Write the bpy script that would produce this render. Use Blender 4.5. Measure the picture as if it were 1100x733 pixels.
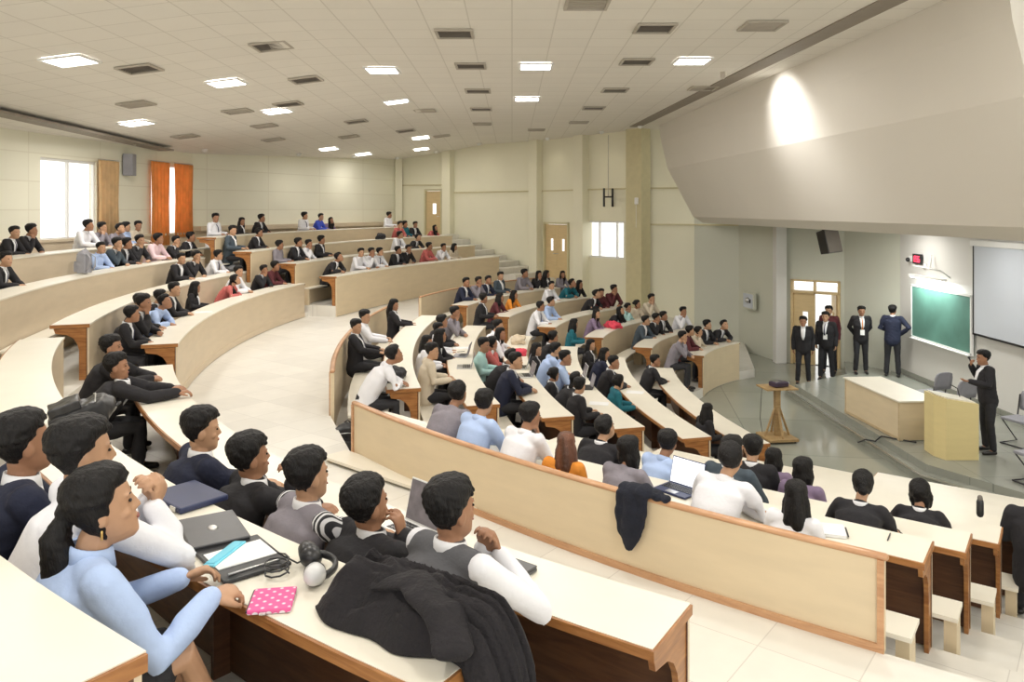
import bpy, bmesh, math, random
from mathutils import Vector, Matrix, noise

# ------------------------------------------------------------------ camera, light, exposure
S = bpy.context.scene
for o in list(bpy.data.objects):
    bpy.data.objects.remove(o)
COL = S.collection
CAM_Z = 4.35
cam_d = bpy.data.cameras.new('camera')
cam = bpy.data.objects.new('camera', cam_d); COL.objects.link(cam)
cam.location = (0, 0, CAM_Z); cam.rotation_euler = (math.radians(90), 0, 0)
cam_d.sensor_width = 36; cam_d.lens = 36 * 840 / 1100; cam_d.shift_y = -0.1286
cam_d.clip_start = 0.05; cam_d.clip_end = 200
S.camera = cam
S.view_settings.view_transform = 'Standard'
S.view_settings.look = 'None'
S.view_settings.gamma = 1
S.view_settings.use_curve_mapping = False
S.view_settings.exposure = 0.45
W = bpy.data.worlds.new('daylight'); S.world = W; W.use_nodes = True
WB = W.node_tree.nodes['Background']
WB.inputs[0].default_value = (1.0, 0.99, 0.96, 1); WB.inputs[1].default_value = 1.5
LAMP_W = 42.0      # watts of each recessed ceiling luminaire
PANEL_E = 9.0      # luminance of its diffuser
WASH_W = 5.5       # perimeter downlights
S.cycles.max_bounces = 6
S.cycles.diffuse_bounces = 4
S.cycles.glossy_bounces = 2
S.cycles.transmission_bounces = 4
S.cycles.transparent_max_bounces = 8
S.cycles.sample_clamp_indirect = 4.0
S.cycles.use_denoising = True

R = math.radians
rnd = random.Random(7)

# ------------------------------------------------------------------ materials
def mat(name, col, rough=0.6, var=0.06, scale=6.0, bump=0.0, bscale=60.0, metal=0.0, emit=0.0, spec=0.5, stretch=None, sheen=0.0):
    m = bpy.data.materials.new(name); m.use_nodes = True
    nt = m.node_tree; n = nt.nodes; l = nt.links
    b = n['Principled BSDF']
    b.inputs['Roughness'].default_value = rough
    b.inputs['Metallic'].default_value = metal
    b.inputs['Specular IOR Level'].default_value = spec
    tc = n.new('ShaderNodeTexCoord'); mp = n.new('ShaderNodeMapping')
    l.new(tc.outputs['Object'], mp.inputs[0])
    if stretch: mp.inputs['Scale'].default_value = stretch
    nz = n.new('ShaderNodeTexNoise'); nz.inputs['Scale'].default_value = scale; nz.inputs['Detail'].default_value = 4
    l.new(mp.outputs[0], nz.inputs['Vector'])
    cr = n.new('ShaderNodeValToRGB')
    e = cr.color_ramp.elements
    e[0].position = 0.3; e[1].position = 0.7
    e[0].color = tuple(max(0, c * (1 - var)) for c in col) + (1,)
    e[1].color = tuple(min(1, c * (1 + var)) for c in col) + (1,)
    l.new(nz.outputs[0], cr.inputs[0]); l.new(cr.outputs[0], b.inputs['Base Color'])
    if emit:
        b.inputs['Emission Color'].default_value = tuple(col) + (1,); b.inputs['Emission Strength'].default_value = emit
    if sheen:
        b.inputs['Sheen Weight'].default_value = sheen
    if bump:
        bz = n.new('ShaderNodeTexNoise'); bz.inputs['Scale'].default_value = bscale; bz.inputs['Detail'].default_value = 3
        l.new(mp.outputs[0], bz.inputs['Vector'])
        bp = n.new('ShaderNodeBump'); bp.inputs['Strength'].default_value = bump; bp.inputs['Distance'].default_value = 0.02
        l.new(bz.outputs[0], bp.inputs['Height']); l.new(bp.outputs[0], b.inputs['Normal'])
    return m

def tile_mat(name, col, line, bw, bh, mortar, rough, var=0.05, rot=0.0, offset=0.0, noise_scale=3.0, axes=None, spec=0.5, loc=(0, 0, 0)):
    m = bpy.data.materials.new(name); m.use_nodes = True
    nt = m.node_tree; n = nt.nodes; l = nt.links; b = n['Principled BSDF']
    b.inputs['Roughness'].default_value = rough; b.inputs['Specular IOR Level'].default_value = spec
    tc = n.new('ShaderNodeTexCoord'); mp = n.new('ShaderNodeMapping')
    mp.inputs['Rotation'].default_value = (0, 0, rot); mp.inputs['Location'].default_value = loc
    src = tc.outputs['Object']
    if axes:
        sp = n.new('ShaderNodeSeparateXYZ'); cb = n.new('ShaderNodeCombineXYZ')
        l.new(src, sp.inputs[0])
        l.new(sp.outputs[axes[0]], cb.inputs[0]); l.new(sp.outputs[axes[1]], cb.inputs[1]); src = cb.outputs[0]
    l.new(src, mp.inputs[0])
    br = n.new('ShaderNodeTexBrick')
    br.offset = offset; br.inputs['Scale'].default_value = 1.0
    br.inputs['Brick Width'].default_value = bw; br.inputs['Row Height'].default_value = bh
    br.inputs['Mortar Size'].default_value = mortar; br.inputs['Mortar Smooth'].default_value = 0.1
    br.inputs['Color1'].default_value = tuple(c * (1 - var) for c in col) + (1,)
    br.inputs['Color2'].default_value = tuple(min(1, c * (1 + var)) for c in col) + (1,)
    br.inputs['Mortar'].default_value = tuple(line) + (1,)
    l.new(mp.outputs[0], br.inputs['Vector'])
    nz = n.new('ShaderNodeTexNoise'); nz.inputs['Scale'].default_value = noise_scale; nz.inputs['Detail'].default_value = 5
    l.new(mp.outputs[0], nz.inputs['Vector'])
    mr = n.new('ShaderNodeMapRange'); mr.inputs[3].default_value = 1 - var * 1.5; mr.inputs[4].default_value = 1 + var * 1.5
    l.new(nz.outputs[0], mr.inputs[0])
    mx = n.new('ShaderNodeVectorMath'); mx.operation = 'SCALE'
    l.new(br.outputs['Color'], mx.inputs[0]); l.new(mr.outputs[0], mx.inputs['Scale'])
    l.new(mx.outputs[0], b.inputs['Base Color'])
    return m

def wood_mat(name, c1, c2, rough=0.4, scale=3.0, stretch=(1, 1, 8)):
    m = bpy.data.materials.new(name); m.use_nodes = True
    nt = m.node_tree; n = nt.nodes; l = nt.links; b = n['Principled BSDF']
    b.inputs['Roughness'].default_value = rough
    tc = n.new('ShaderNodeTexCoord'); mp = n.new('ShaderNodeMapping'); mp.inputs['Scale'].default_value = stretch
    l.new(tc.outputs['Object'], mp.inputs[0])
    nz = n.new('ShaderNodeTexNoise'); nz.inputs['Scale'].default_value = scale; nz.inputs['Detail'].default_value = 8; nz.inputs['Distortion'].default_value = 1.2
    l.new(mp.outputs[0], nz.inputs['Vector'])
    cr = n.new('ShaderNodeValToRGB'); e = cr.color_ramp.elements
    e[0].position = 0.32; e[1].position = 0.68; e[0].color = tuple(c1) + (1,); e[1].color = tuple(c2) + (1,)
    l.new(nz.outputs[0], cr.inputs[0]); l.new(cr.outputs[0], b.inputs['Base Color'])
    return m

def weave_mat(name, ca, cb, scale, rough=0.8, kind='check'):
    m = bpy.data.materials.new(name); m.use_nodes = True
    nt = m.node_tree; n = nt.nodes; l = nt.links; b = n['Principled BSDF']; b.inputs['Roughness'].default_value = rough
    tc = n.new('ShaderNodeTexCoord'); mp = n.new('ShaderNodeMapping'); mp.inputs['Rotation'].default_value = (0, 0, R(45) if kind == 'check' else 0)
    l.new(tc.outputs['Object'], mp.inputs[0])
    if kind == 'check':
        t = n.new('ShaderNodeTexVoronoi'); t.inputs['Scale'].default_value = scale; t.inputs['Randomness'].default_value = 0.0
        l.new(mp.outputs[0], t.inputs['Vector']); fac = t.outputs['Distance']
    else:
        t = n.new('ShaderNodeTexWave'); t.inputs['Scale'].default_value = scale; t.inputs['Distortion'].default_value = 1.5
        t.bands_direction = 'X'
        l.new(mp.outputs[0], t.inputs['Vector']); fac = t.outputs['Color']
    cr = n.new('ShaderNodeValToRGB'); e = cr.color_ramp.elements
    e[0].position = 0.42; e[1].position = 0.5; e[0].color = tuple(ca) + (1,); e[1].color = tuple(cb) + (1,)
    l.new(fac, cr.inputs[0]); l.new(cr.outputs[0], b.inputs['Base Color'])
    return m

M = {}
M['laminate'] = mat('cream_laminate', (0.80, 0.755, 0.645), 0.34, 0.03, 2.5)
M['panel'] = mat('beige_panel', (0.68, 0.56, 0.38), 0.42, 0.04, 2.0, stretch=(1, 1, 5))
M['panel_pale'] = mat('pale_beige_panel', (0.64, 0.53, 0.38), 0.45, 0.04, 2.0, stretch=(1, 1, 5))
M['wood'] = wood_mat('brown_lipping_wood', (0.24, 0.09, 0.025), (0.42, 0.19, 0.06), 0.35)
M['wood_dark'] = wood_mat('dark_brown_board', (0.075, 0.028, 0.012), (0.13, 0.055, 0.022), 0.45)
M['rail_wood'] = wood_mat('pink_brown_rail_wood', (0.46, 0.24, 0.12), (0.60, 0.35, 0.19), 0.3)
M['oak'] = wood_mat('pale_stand_wood', (0.30, 0.19, 0.08), (0.45, 0.31, 0.15), 0.5)
M['floor_front'] = tile_mat('polished_grey_green_stone', (0.30, 0.31, 0.26), (0.20, 0.21, 0.18), 2.4, 2.4, 0.012, 0.12, 0.07, rot=R(8), noise_scale=1.2)
M['platform'] = tile_mat('grey_platform_stone', (0.30, 0.31, 0.27), (0.2, 0.21, 0.19), 1.2, 1.2, 0.006, 0.2, 0.05, noise_scale=1.5)
M['tier'] = tile_mat('cream_stone_tiles', (0.72, 0.695, 0.635), (0.58, 0.55, 0.50), 0.6, 0.6, 0.004, 0.38, 0.05, rot=R(38), noise_scale=4)
M['ceiling'] = tile_mat('ceiling_tiles', (0.80, 0.77, 0.71), (0.66, 0.63, 0.57), 0.6, 0.6, 0.010, 0.9, 0.015, noise_scale=2)
M['plaster'] = mat('white_plaster', (0.70, 0.67, 0.60), 0.8, 0.015, 1.0)
M['plaster_warm'] = mat('warm_plaster', (0.70, 0.665, 0.60), 0.7, 0.015, 0.6)
M['wall'] = mat('cream_painted_wall', (0.82, 0.79, 0.62), 0.6, 0.02, 0.8)
M['wall_panel'] = tile_mat('cream_acoustic_panels', (0.82, 0.80, 0.66), (0.74, 0.71, 0.57), 2.4, 0.62, 0.014, 0.6, 0.02, axes=(1, 2), noise_scale=1)
M['wall_white'] = mat('white_stage_wall', (0.72, 0.71, 0.68), 0.6, 0.02, 0.8)
M['wall_grey'] = mat('pale_grey_green_wall', (0.62, 0.63, 0.54), 0.6, 0.02, 0.8)
M['trim'] = mat('yellow_trim', (0.60, 0.54, 0.33), 0.5, 0.04)
M['door'] = mat('pale_wood_door', (0.66, 0.50, 0.27), 0.45, 0.05, 3, stretch=(1, 1, 6))
M['metal'] = mat('brushed_metal', (0.6, 0.6, 0.6), 0.3, 0.03, metal=1.0)
M['steel_white'] = mat('white_metal', (0.8, 0.8, 0.78), 0.4, 0.02)
M['black'] = mat('black_plastic', (0.02, 0.02, 0.022), 0.35, 0.1)
M['vent'] = mat('dark_vent_metal', (0.16, 0.14, 0.12), 0.6, 0.05)
M['vent_pale'] = mat('pale_vent_metal', (0.46, 0.42, 0.36), 0.6, 0.05)
M['slot'] = mat('grey_brown_slot', (0.27, 0.235, 0.195), 0.6, 0.04)
M['lamp'] = mat('lamp_diffuser', (1.0, 0.97, 0.95), 0.5, 0.0, emit=PANEL_E)
M['tube'] = mat('glowing_tube', (1.0, 1.0, 0.95), 0.5, 0.0, emit=7.0)
M['board'] = mat('green_chalkboard', (0.10, 0.235, 0.19), 0.7, 0.18, 1.4)
M['screen'] = mat('grey_white_screen', (0.56, 0.60, 0.66), 0.8, 0.01, 0.5)
M['lectern'] = mat('yellow_ply', (0.72, 0.60, 0.30), 0.4, 0.03, 2.5, stretch=(1, 1, 5))
def sheer(name, col):
    m = mat(name, col, 0.8, 0.12, 4.0); n = m.node_tree.nodes; l = m.node_tree.links; b = n['Principled BSDF']
    t = n.new('ShaderNodeBsdfTranslucent'); mx = n.new('ShaderNodeMixShader'); mx.inputs[0].default_value = 0.45
    l.new(b.inputs['Base Color'].links[0].from_socket, t.inputs[0]); l.new(b.outputs[0], mx.inputs[1]); l.new(t.outputs[0], mx.inputs[2])
    l.new(mx.outputs[0], n['Material Output'].inputs[0]); return m
M['curtain'] = sheer('orange_curtain', (0.90, 0.42, 0.13)); M['curtain_pale'] = sheer('ochre_curtain', (0.80, 0.58, 0.32))
M['led'] = mat('red_led', (1.0, 0.05, 0.10), 0.5, 0.0, emit=2.2)
M['skin'] = mat('brown_skin', (0.34, 0.17, 0.095), 0.5, 0.06, 12)
M['skin_light'] = mat('light_brown_skin', (0.47, 0.27, 0.16), 0.5, 0.06, 12)
M['hair'] = mat('black_hair', (0.008, 0.007, 0.007), 0.55, 0.4, 30, bump=0.5, bscale=90, spec=0.25, stretch=(1, 1, 0.25))
M['hair_red'] = mat('reddish_brown_hair', (0.12, 0.045, 0.022), 0.5, 0.6, 9, bump=0.5, bscale=80, stretch=(1, 1, 0.2))
M['eye'] = mat('dark_eyes', (0.01, 0.008, 0.008), 0.2, 0.1)
M['lips'] = mat('lips', (0.30, 0.11, 0.09), 0.5, 0.05)
M['shoe'] = mat('black_shoe_leather', (0.015, 0.013, 0.012), 0.35, 0.1)
M['denim'] = mat('dark_trousers', (0.018, 0.018, 0.022), 0.8, 0.15, 10, bump=0.3)
M['collar'] = mat('white_collar', (0.80, 0.80, 0.82), 0.7, 0.03)
M['tie'] = mat('dark_tie', (0.03, 0.035, 0.08), 0.5, 0.1)
M['tie_orange'] = mat('orange_lanyard', (0.65, 0.22, 0.05), 0.5, 0.1)
M['paper'] = mat('white_paper', (0.85, 0.85, 0.84), 0.7, 0.02)
FAB = {  # code: (colour, words)
 'k': ((0.014, 0.013, 0.016), 'black suit jacket'), 'n': ((0.012, 0.016, 0.040), 'navy jacket'), 'w': ((0.80, 0.80, 0.84), 'white shirt'),
 'b': ((0.42, 0.54, 0.80), 'light blue shirt'), 'g': ((0.24, 0.22, 0.25), 'grey top'), 'o': ((0.72, 0.26, 0.03), 'orange top'),
 't': ((0.01, 0.13, 0.17), 'teal top'), 'p': ((0.22, 0.16, 0.25), 'dusty purple top'), 'm': ((0.10, 0.02, 0.025), 'maroon top'),
 'y': ((0.62, 0.54, 0.42), 'cream top'), 'r': ((0.52, 0.13, 0.12), 'coral red top'), 'i': ((0.74, 0.55, 0.58), 'pale pink shirt'), 'e': ((0.40, 0.62, 0.60), 'pale mint top'),
 'd': ((0.055, 0.075, 0.095), 'slate grey jacket'), 'u': ((0.05, 0.09, 0.55), 'bright blue top'), 'v': ((0.10, 0.10, 0.11), 'charcoal waistcoat')}
for k_, (c_, w_) in FAB.items():
    M['fab_' + k_] = mat(w_.replace(' ', '_') + '_cloth', c_, 0.85, 0.02 if min(c_) > .3 else 0.10, 9, bump=0.15 if min(c_) > .3 else 0.3, bscale=30)
JACKETS = 'knd'

# ------------------------------------------------------------------ mesh helpers
class MB:
    """collects closed shapes; build() links them as one mesh object"""
    def __init__(s): s.v = []; s.f = []
    def add(s, vs, fs):
        k = len(s.v); s.v += [Vector(v) for v in vs]; s.f += [tuple(i + k for i in f) for f in fs]; return s
    def box(s, c, d, rz=0.0, m=None):
        x, y, z = d[0] / 2, d[1] / 2, d[2] / 2
        vs = [Vector((i * x, j * y, k * z)) for k in (-1, 1) for j in (-1, 1) for i in (-1, 1)]
        rm = m if m is not None else Matrix.Rotation(rz, 3, 'Z')
        vs = [rm @ v + Vector(c) for v in vs]
        return s.add(vs, [(0, 2, 3, 1), (4, 5, 7, 6), (0, 1, 5, 4), (2, 6, 7, 3), (0, 4, 6, 2), (1, 3, 7, 5)])
    def seg(s, p, q, w, z0, z1, side=0.5):
        """upright slab along the plan line p-q"""
        p, q = Vector(p), Vector(q); d = (q - p).normalized(); nn = Vector((-d.y, d.x))
        a, b = nn * w * (side - 1), nn * w * side
        pts = [p + a, q + a, q + b, p + b]
        return s.prism([(v.x, v.y) for v in pts], z0, z1)
    def prism(s, pts, z0, z1):
        n = len(pts)
        ar = sum(pts[i][0] * pts[(i + 1) % n][1] - pts[(i + 1) % n][0] * pts[i][1] for i in range(n))
        if ar < 0: pts = pts[::-1]
        vs = [(x, y, z0) for x, y in pts] + [(x, y, z1) for x, y in pts]
        fs = [tuple(range(n - 1, -1, -1)), tuple(range(n, 2 * n))]
        fs += [(i, (i + 1) % n, n + (i + 1) % n, n + i) for i in range(n)]
        return s.add(vs, fs)
    def strip(s, inner, outer, z0, z1):
        """closed ring slab between two plan polylines of equal length"""
        n = len(inner); vs = []
        for (a, b) in zip(inner, outer):
            vs += [(a[0], a[1], z0), (b[0], b[1], z0), (b[0], b[1], z1), (a[0], a[1], z1)]
        fs = []
        for i in range(n - 1):
            k = 4 * i
            for j in range(4):
                fs.append((k + j, k + 4 + j, k + 4 + (j + 1) % 4, k + (j + 1) % 4))
        fs += [(0, 1, 2, 3), (4 * n - 1, 4 * n - 2, 4 * n - 3, 4 * n - 4)]
        return s.add(vs, fs)
    def loft(s, rings):
        n = len(rings[0]); vs = [v for r in rings for v in r]; fs = []
        for i in range(len(rings) - 1):
            for j in range(n):
                fs.append((i * n + j, i * n + (j + 1) % n, (i + 1) * n + (j + 1) % n, (i + 1) * n + j))
        fs.append(tuple(range(n - 1, -1, -1))); fs.append(tuple((len(rings) - 1) * n + j for j in range(n)))
        return s.add(vs, fs)
    def tube(s, pts, rad, n=10, flat=None, up=(0, 0, 1)):
        """swept closed tube; rad: number or list; flat: (sideways, upward) scale or list"""
        pts = [Vector(p) for p in pts]; L = len(pts)
        rad = [rad] * L if not isinstance(rad, (list, tuple)) else list(rad)
        fl = [flat or (1, 1)] * L if not isinstance(flat, list) else flat
        # rounded ends
        P, Rr, F = [], [], []
        for i in range(L):
            P.append(pts[i]); Rr.append(rad[i]); F.append(fl[i])
        d0 = (P[0] - P[1]).normalized(); d1 = (P[-1] - P[-2]).normalized()
        e0 = min(fl[0]) * rad[0]; e1 = min(fl[-1]) * rad[-1]
        P = [P[0] + d0 * e0 * .95, P[0] + d0 * e0 * .6] + P + [P[-1] + d1 * e1 * .6, P[-1] + d1 * e1 * .95]
        Rr = [Rr[0] * .3, Rr[0] * .8] + Rr + [Rr[-1] * .8, Rr[-1] * .3]
        F = [F[0], F[0]] + F + [F[-1], F[-1]]
        rings = []; up = Vector(up); prev = None
        for i, p in enumerate(P):
            a = P[max(i - 1, 0)]; b = P[min(i + 1, len(P) - 1)]
            t = (b - a).normalized()
            sx = t.cross(up)
            if sx.length < 0.12: sx = t.cross(Vector((0, 1, 0))) if prev is None else prev - t * prev.dot(t)
            sx.normalize()
            if prev is not None and sx.dot(prev) < 0: sx = -sx
            prev = sx
            sy = sx.cross(t).normalized()
            rings.append([p + sx * (math.cos(6.2832 * k / n) * Rr[i] * F[i][0]) + sy * (math.sin(6.2832 * k / n) * Rr[i] * F[i][1]) for k in range(n)])
        return s.loft(rings)
    def ball(s, c, r, n=12, m=6, rot=None):
        if not isinstance(r, (tuple, list)): r = (r, r, r)
        rings = []
        for i in range(m + 1):
            ph = -math.pi / 2 + math.pi * (i + .02 if i == 0 else i - .02 if i == m else i) / m
            ring = []
            for k in range(n):
                v = Vector((math.cos(ph) * math.cos(6.2832 * k / n) * r[0], math.cos(ph) * math.sin(6.2832 * k / n) * r[1], math.sin(ph) * r[2]))
                if rot is not None: v = rot @ v
                ring.append(v + Vector(c))
            rings.append(ring)
        return s.loft(rings)
    def xf(s, m): s.v = [m @ v for v in s.v]; return s
    def join(s, o): return s.add(o.v, o.f)
    def mesh(s, name, smooth=False):
        me = bpy.data.meshes.new(name); me.from_pydata([tuple(v) for v in s.v], [], s.f); me.update()
        bm = bmesh.new(); bm.from_mesh(me); bmesh.ops.recalc_face_normals(bm, faces=bm.faces); bm.to_mesh(me); bm.free()
        if smooth: me.polygons.foreach_set('use_smooth', [True] * len(me.polygons))
        return me
    def build(s, name, m, parent=None, smooth=False, bevel=0.0):
        return link(name, s.mesh(name, smooth), m, parent, bevel)

def link(name, me, m, parent=None, bevel=0.0, loc=None):
    o = bpy.data.objects.new(name, me); COL.objects.link(o)
    if m is not None and not me.materials: me.materials.append(M[m] if isinstance(m, str) else m)
    if parent: o.parent = parent
    if loc is not None: o.location = loc
    if bevel:
        b = o.modifiers.new('bevel', 'BEVEL'); b.width = bevel; b.segments = 2; b.limit_method = 'ANGLE'
    return o

def remesh(mb, name, voxel, it=3, noise_amp=0.0, nscale=6.0):
    me = mb.mesh(name); o = bpy.data.objects.new('tmp', me); COL.objects.link(o)
    r = o.modifiers.new('r', 'REMESH'); r.mode = 'VOXEL'; r.voxel_size = voxel
    if it:
        sm = o.modifiers.new('s', 'SMOOTH'); sm.factor = 0.5; sm.iterations = it
    dg = bpy.context.evaluated_depsgraph_get(); dg.update()
    out = bpy.data.meshes.new_from_object(o.evaluated_get(dg)); out.name = name
    bpy.data.objects.remove(o); bpy.data.meshes.remove(me)
    if noise_amp:
        nrm = [v.normal.copy() for v in out.vertices]
        for v, nn in zip(out.vertices, nrm):
            q = v.co * nscale
            d = noise.noise(Vector((q.x, q.y, q.z * 1.8))) + .5 * noise.noise(q * 2.3 + Vector((7, 3, 1)))
            v.co += nn * d * noise_amp
        out.update()
    out.polygons.foreach_set('use_smooth', [True] * len(out.polygons))
    return out

def empty(name, loc=(0, 0, 0), rz=0.0, label=None, cat=None, group=None, scale=None):
    o = bpy.data.objects.new(name, None); COL.objects.link(o)
    o.location = loc; o.rotation_euler = (0, 0, rz); o.empty_display_size = 0.1
    if scale is not None: o.scale = scale if isinstance(scale, (tuple, list)) else (scale,) * 3
    tag(o, label, cat, group); return o

def tag(o, label=None, cat=None, group=None, kind=None):
    if label: o['label'] = label
    if cat: o['category'] = cat
    if group: o['group'] = group
    if kind: o['kind'] = kind
    return o

def struct(name, mb, m, bevel=0.0, label=None, smooth=False):
    o = mb.build(name, m, bevel=bevel, smooth=smooth); o['kind'] = 'structure'
    o['label'] = label or name.replace('_', ' ')
    return o

def inst(o, parent=None, loc=None, name=None):
    c = o.copy(); COL.objects.link(c)
    if parent: c.parent = parent
    if loc is not None: c.location = loc
    return c
def copy_tree(root, **kw):
    r = inst(root, **kw)
    for ch in [c for c in ALLCH(root)]:
        c = inst(ch, parent=r)
        for g in ALLCH(ch): inst(g, parent=c)
    return r
def ALLCH(o): return [c for c in COL.objects if c.parent is o]

ORD = ['first', 'second', 'third', 'fourth', 'fifth', 'sixth', 'seventh', 'eighth', 'ninth', 'tenth', 'eleventh', 'twelfth', 'thirteenth']
# ------------------------------------------------------------------ the rows of desks: centre, front radius, end angles, top height, depth
ROWS = {
    'ML1': (17.910, 14.840, 19.650, 13.30, -7.30, 1.995, 0.43),
    'ML2': (17.910, 14.840, 18.642, 14.10, -7.30, 1.788, 0.43),
    'ML3': (17.910, 14.840, 17.634, 14.30, -7.30, 1.581, 0.43),
    'ML4': (17.910, 14.840, 16.626, 14.40, -7.30, 1.374, 0.43),
    'ML5': (17.910, 14.840, 15.618, 14.40, -7.30, 1.167, 0.43),
    'ML6': (17.910, 14.840, 14.610, 13.90, -7.30, 0.960, 0.43),
    'NL1': (37.750, 53.757, 59.434, 54.20, 48.70, 1.995, 0.42),
    'NL2': (37.750, 53.757, 58.547, 54.35, 49.40, 1.788, 0.42),
    'NL3': (37.750, 53.757, 57.660, 54.50, 49.95, 1.581, 0.42),
    'NL4': (37.750, 53.757, 56.773, 54.62, 50.80, 1.374, 0.42),
    'NL5': (37.750, 53.757, 55.886, 54.75, 51.40, 1.167, 0.42),
    'NL6': (37.750, 53.757, 54.999, 54.90, 51.95, 0.960, 0.42),
    'NL7': (37.750, 53.757, 54.112, 55.00, 52.75, 0.753, 0.42),
    'FL1': (8.460, 16.510, 9.909, -15.50, -45.00, 1.995, 0.42),
    'FL2': (8.460, 16.510, 8.793, -14.00, -45.00, 1.788, 0.42),
    'FL3': (8.460, 16.510, 7.677, -14.00, -46.00, 1.581, 0.42),
    'FL4': (8.460, 16.510, 6.561, -14.30, -47.00, 1.374, 0.42),
    'FL5': (8.460, 16.510, 5.445, -15.50, -49.00, 1.167, 0.42),
    'FL6': (8.460, 16.510, 4.329, -21.50, -52.00, 0.960, 0.42),
    'NU1': (8.024, 14.888, 13.300, 57.30, 24.30, 2.483, 0.45),
    'NU2': (8.024, 14.888, 14.481, 56.30, 22.60, 2.828, 0.45),
    'NU3': (8.024, 14.888, 15.662, 54.90, 24.00, 3.173, 0.45),
    'MU1': (13.473, 16.551, 18.998, 17.30, -9.80, 2.483, 0.45),
    'MU2': (13.473, 16.551, 20.068, 17.80, -8.00, 2.828, 0.45),
    'MU3': (13.473, 16.551, 21.138, 21.00, -7.00, 3.173, 0.45),
    'MU4': (13.473, 16.551, 22.208, 20.00, -6.00, 3.518, 0.45),
    'FU1': (20.692, 13.174, 26.000, -14.76, -35.52, 2.650, 0.45),
    'FU2': (20.193, 15.133, 26.000, -9.89, -33.81, 2.990, 0.45),
    'FU3': (19.603, 16.653, 26.000, -4.96, -32.44, 3.330, 0.45),
    'FU4': (18.787, 18.190, 26.000, -1.79, -29.01, 3.670, 0.45),
}

def rp(row, a, off=0.0):
    cx, cy, Rr = row[:3]; a = R(a); return (cx - (Rr + off) * math.cos(a), cy - (Rr + off) * math.sin(a))
def arc(row, a0, a1, off=0.0, step=1.5):
    L = abs(a1 - a0) * math.pi / 180 * row[2]
    n = max(2, int(L / 0.35) + 1)
    return [rp(row, a0 + (a1 - a0) * i / n, off) for i in range(n + 1)]

# ------------------------------------------------------------------ floors and tiers
struct('floor', MB().box((0, 14, -0.1), (40, 60, 0.2)), 'floor_front')
XR = 9.72
def near_start(row):
    a = row[3]
    while rp(row, a)[0] < XR and a < 75: a += 0.1
    return a
for k in range(2, 7):
    n, m_, f = ROWS['NL%d' % k], ROWS['ML%d' % k], ROWS['FL%d' % k]
    pts = arc(n, near_start(n), n[4], 0.012) + arc(m_, m_[3], m_[4], 0.012) + arc(f, f[3], -60, 0.012) + [(9.0, 32), (-22, 40), (-22, -6), (XR, -6)]
    z = n[5] - 0.75
    struct('trim_%d' % k, MB().prism(pts, -0.05, z), 'tier', label='curved lower seating tier of cream stone, step %d up' % (7 - k))
n, m_, f = ROWS['NL1'], ROWS['ML1'], ROWS['FL1']
PAR_N = (12.65, 19.77, 18.20, 55.3, 37.6); PAR_M = (17.79, 14.85, 20.69, 12.6, -8.0); PAR_F = (8.46, 16.51, 11.05, -13.8, -46)
PAR_N_TOP = 2.19
pts = arc(n, near_start(n), n[4], 0.012) + arc(m_, m_[3], m_[4], 0.012) + arc(f, f[3], -60, 0.012) + [(9.0, 32), (-22, 40), (-22, -6), (XR, -6)]
struct('trim_7', MB().prism(pts, -0.05, 1.245), 'tier', label='curved seating tier behind the low curved partition')
Z_AISLE = 1.62
a = 55.3
while rp(PAR_N, a)[0] < XR and a < 80: a += .2
pts = arc(PAR_N, a, 37.6) + arc(PAR_M, 12.6, -8.0) + arc(PAR_F, -13.8, -50) + [(3, 32), (-22, 40), (-22, -6), (XR, -6)]
struct('trim_8', MB().prism(pts, -0.05, Z_AISLE), 'tier', label='wide curved cross aisle of cream stone tiles')
for k in range(1, 5):
    m_ = ROWS['MU%d' % k]; z = m_[5] - 0.75
    pts = []
    if k < 4:
        n = ROWS['NU%d' % k]
        pts += [rp(n, 57.9, 9)] + arc(n, 57.9, n[4], 0.012)
    else:
        pts += [(-3, -6), (-7.5, 7.5)]
    pts += arc(m_, m_[3], m_[4] - 3, 0.012) + [(-8, 34), (-22, 40), (-22, -6)]
    struct('trim_%d' % (8 + k), MB().prism(pts, Z_AISLE - 0.1, z), 'tier', label='upper seating tier number %d of cream stone' % k)
    f = ROWS['FU%d' % k]
    pts = arc(f, f[3], f[4] - 1.5, 0.012); q = pts[-1]
    pts += [(q[0] - 1.5, q[1] + 2.5), (-12, 34), rp(f, f[3], 12 - k)]
    struct('trim_%d' % (12 + k), MB().prism(pts, Z_AISLE - 0.1, f[5] - 0.75), 'tier', label='far upper seating tier number %d of cream stone' % k)

# stair flight along the far wall, up to the upper door
mb = MB()
for i in range(9):
    t0 = i / 9; p = Vector((1.2 - 4.4 * t0, 28.6 + 3.0 * t0))
    mb.box((p.x - .25, p.y, Z_AISLE + (0.19 * (i + 1)) / 2), (0.55, 2.0, 0.19 * (i + 1)), rz=R(-34))
struct('trim_17', mb, 'tier', label='pale stair flight climbing along the far wall')

# platform for the speakers
PL = [(6.64, 18.35), (6.68, 12.6), (7.4, 11.35), (9.72, 9.3), (9.72, 19.6), (9.0, 21.2), (8.35, 19.5)]
struct('trim_18', MB().prism(PL, 0, 0.24), 'platform', label='grey stone speaker platform')
low = [(6.46, 18.5), (6.50, 12.45), (7.28, 11.1), (9.72, 9.0), (9.72, 18), (7, 18.4)]
struct('trim_19', MB().prism(low, 0, 0.12), 'platform', label='lower step of the speaker platform')
mb = MB(); mb.seg((6.45, 18.5), (6.49, 12.45), 0.04, 0.115, 0.132); mb.seg((6.49, 12.45), (7.27, 11.1), 0.04, 0.115, 0.132)
struct('trim_20', mb, 'metal', label='metal nosing on the platform step')

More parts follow.
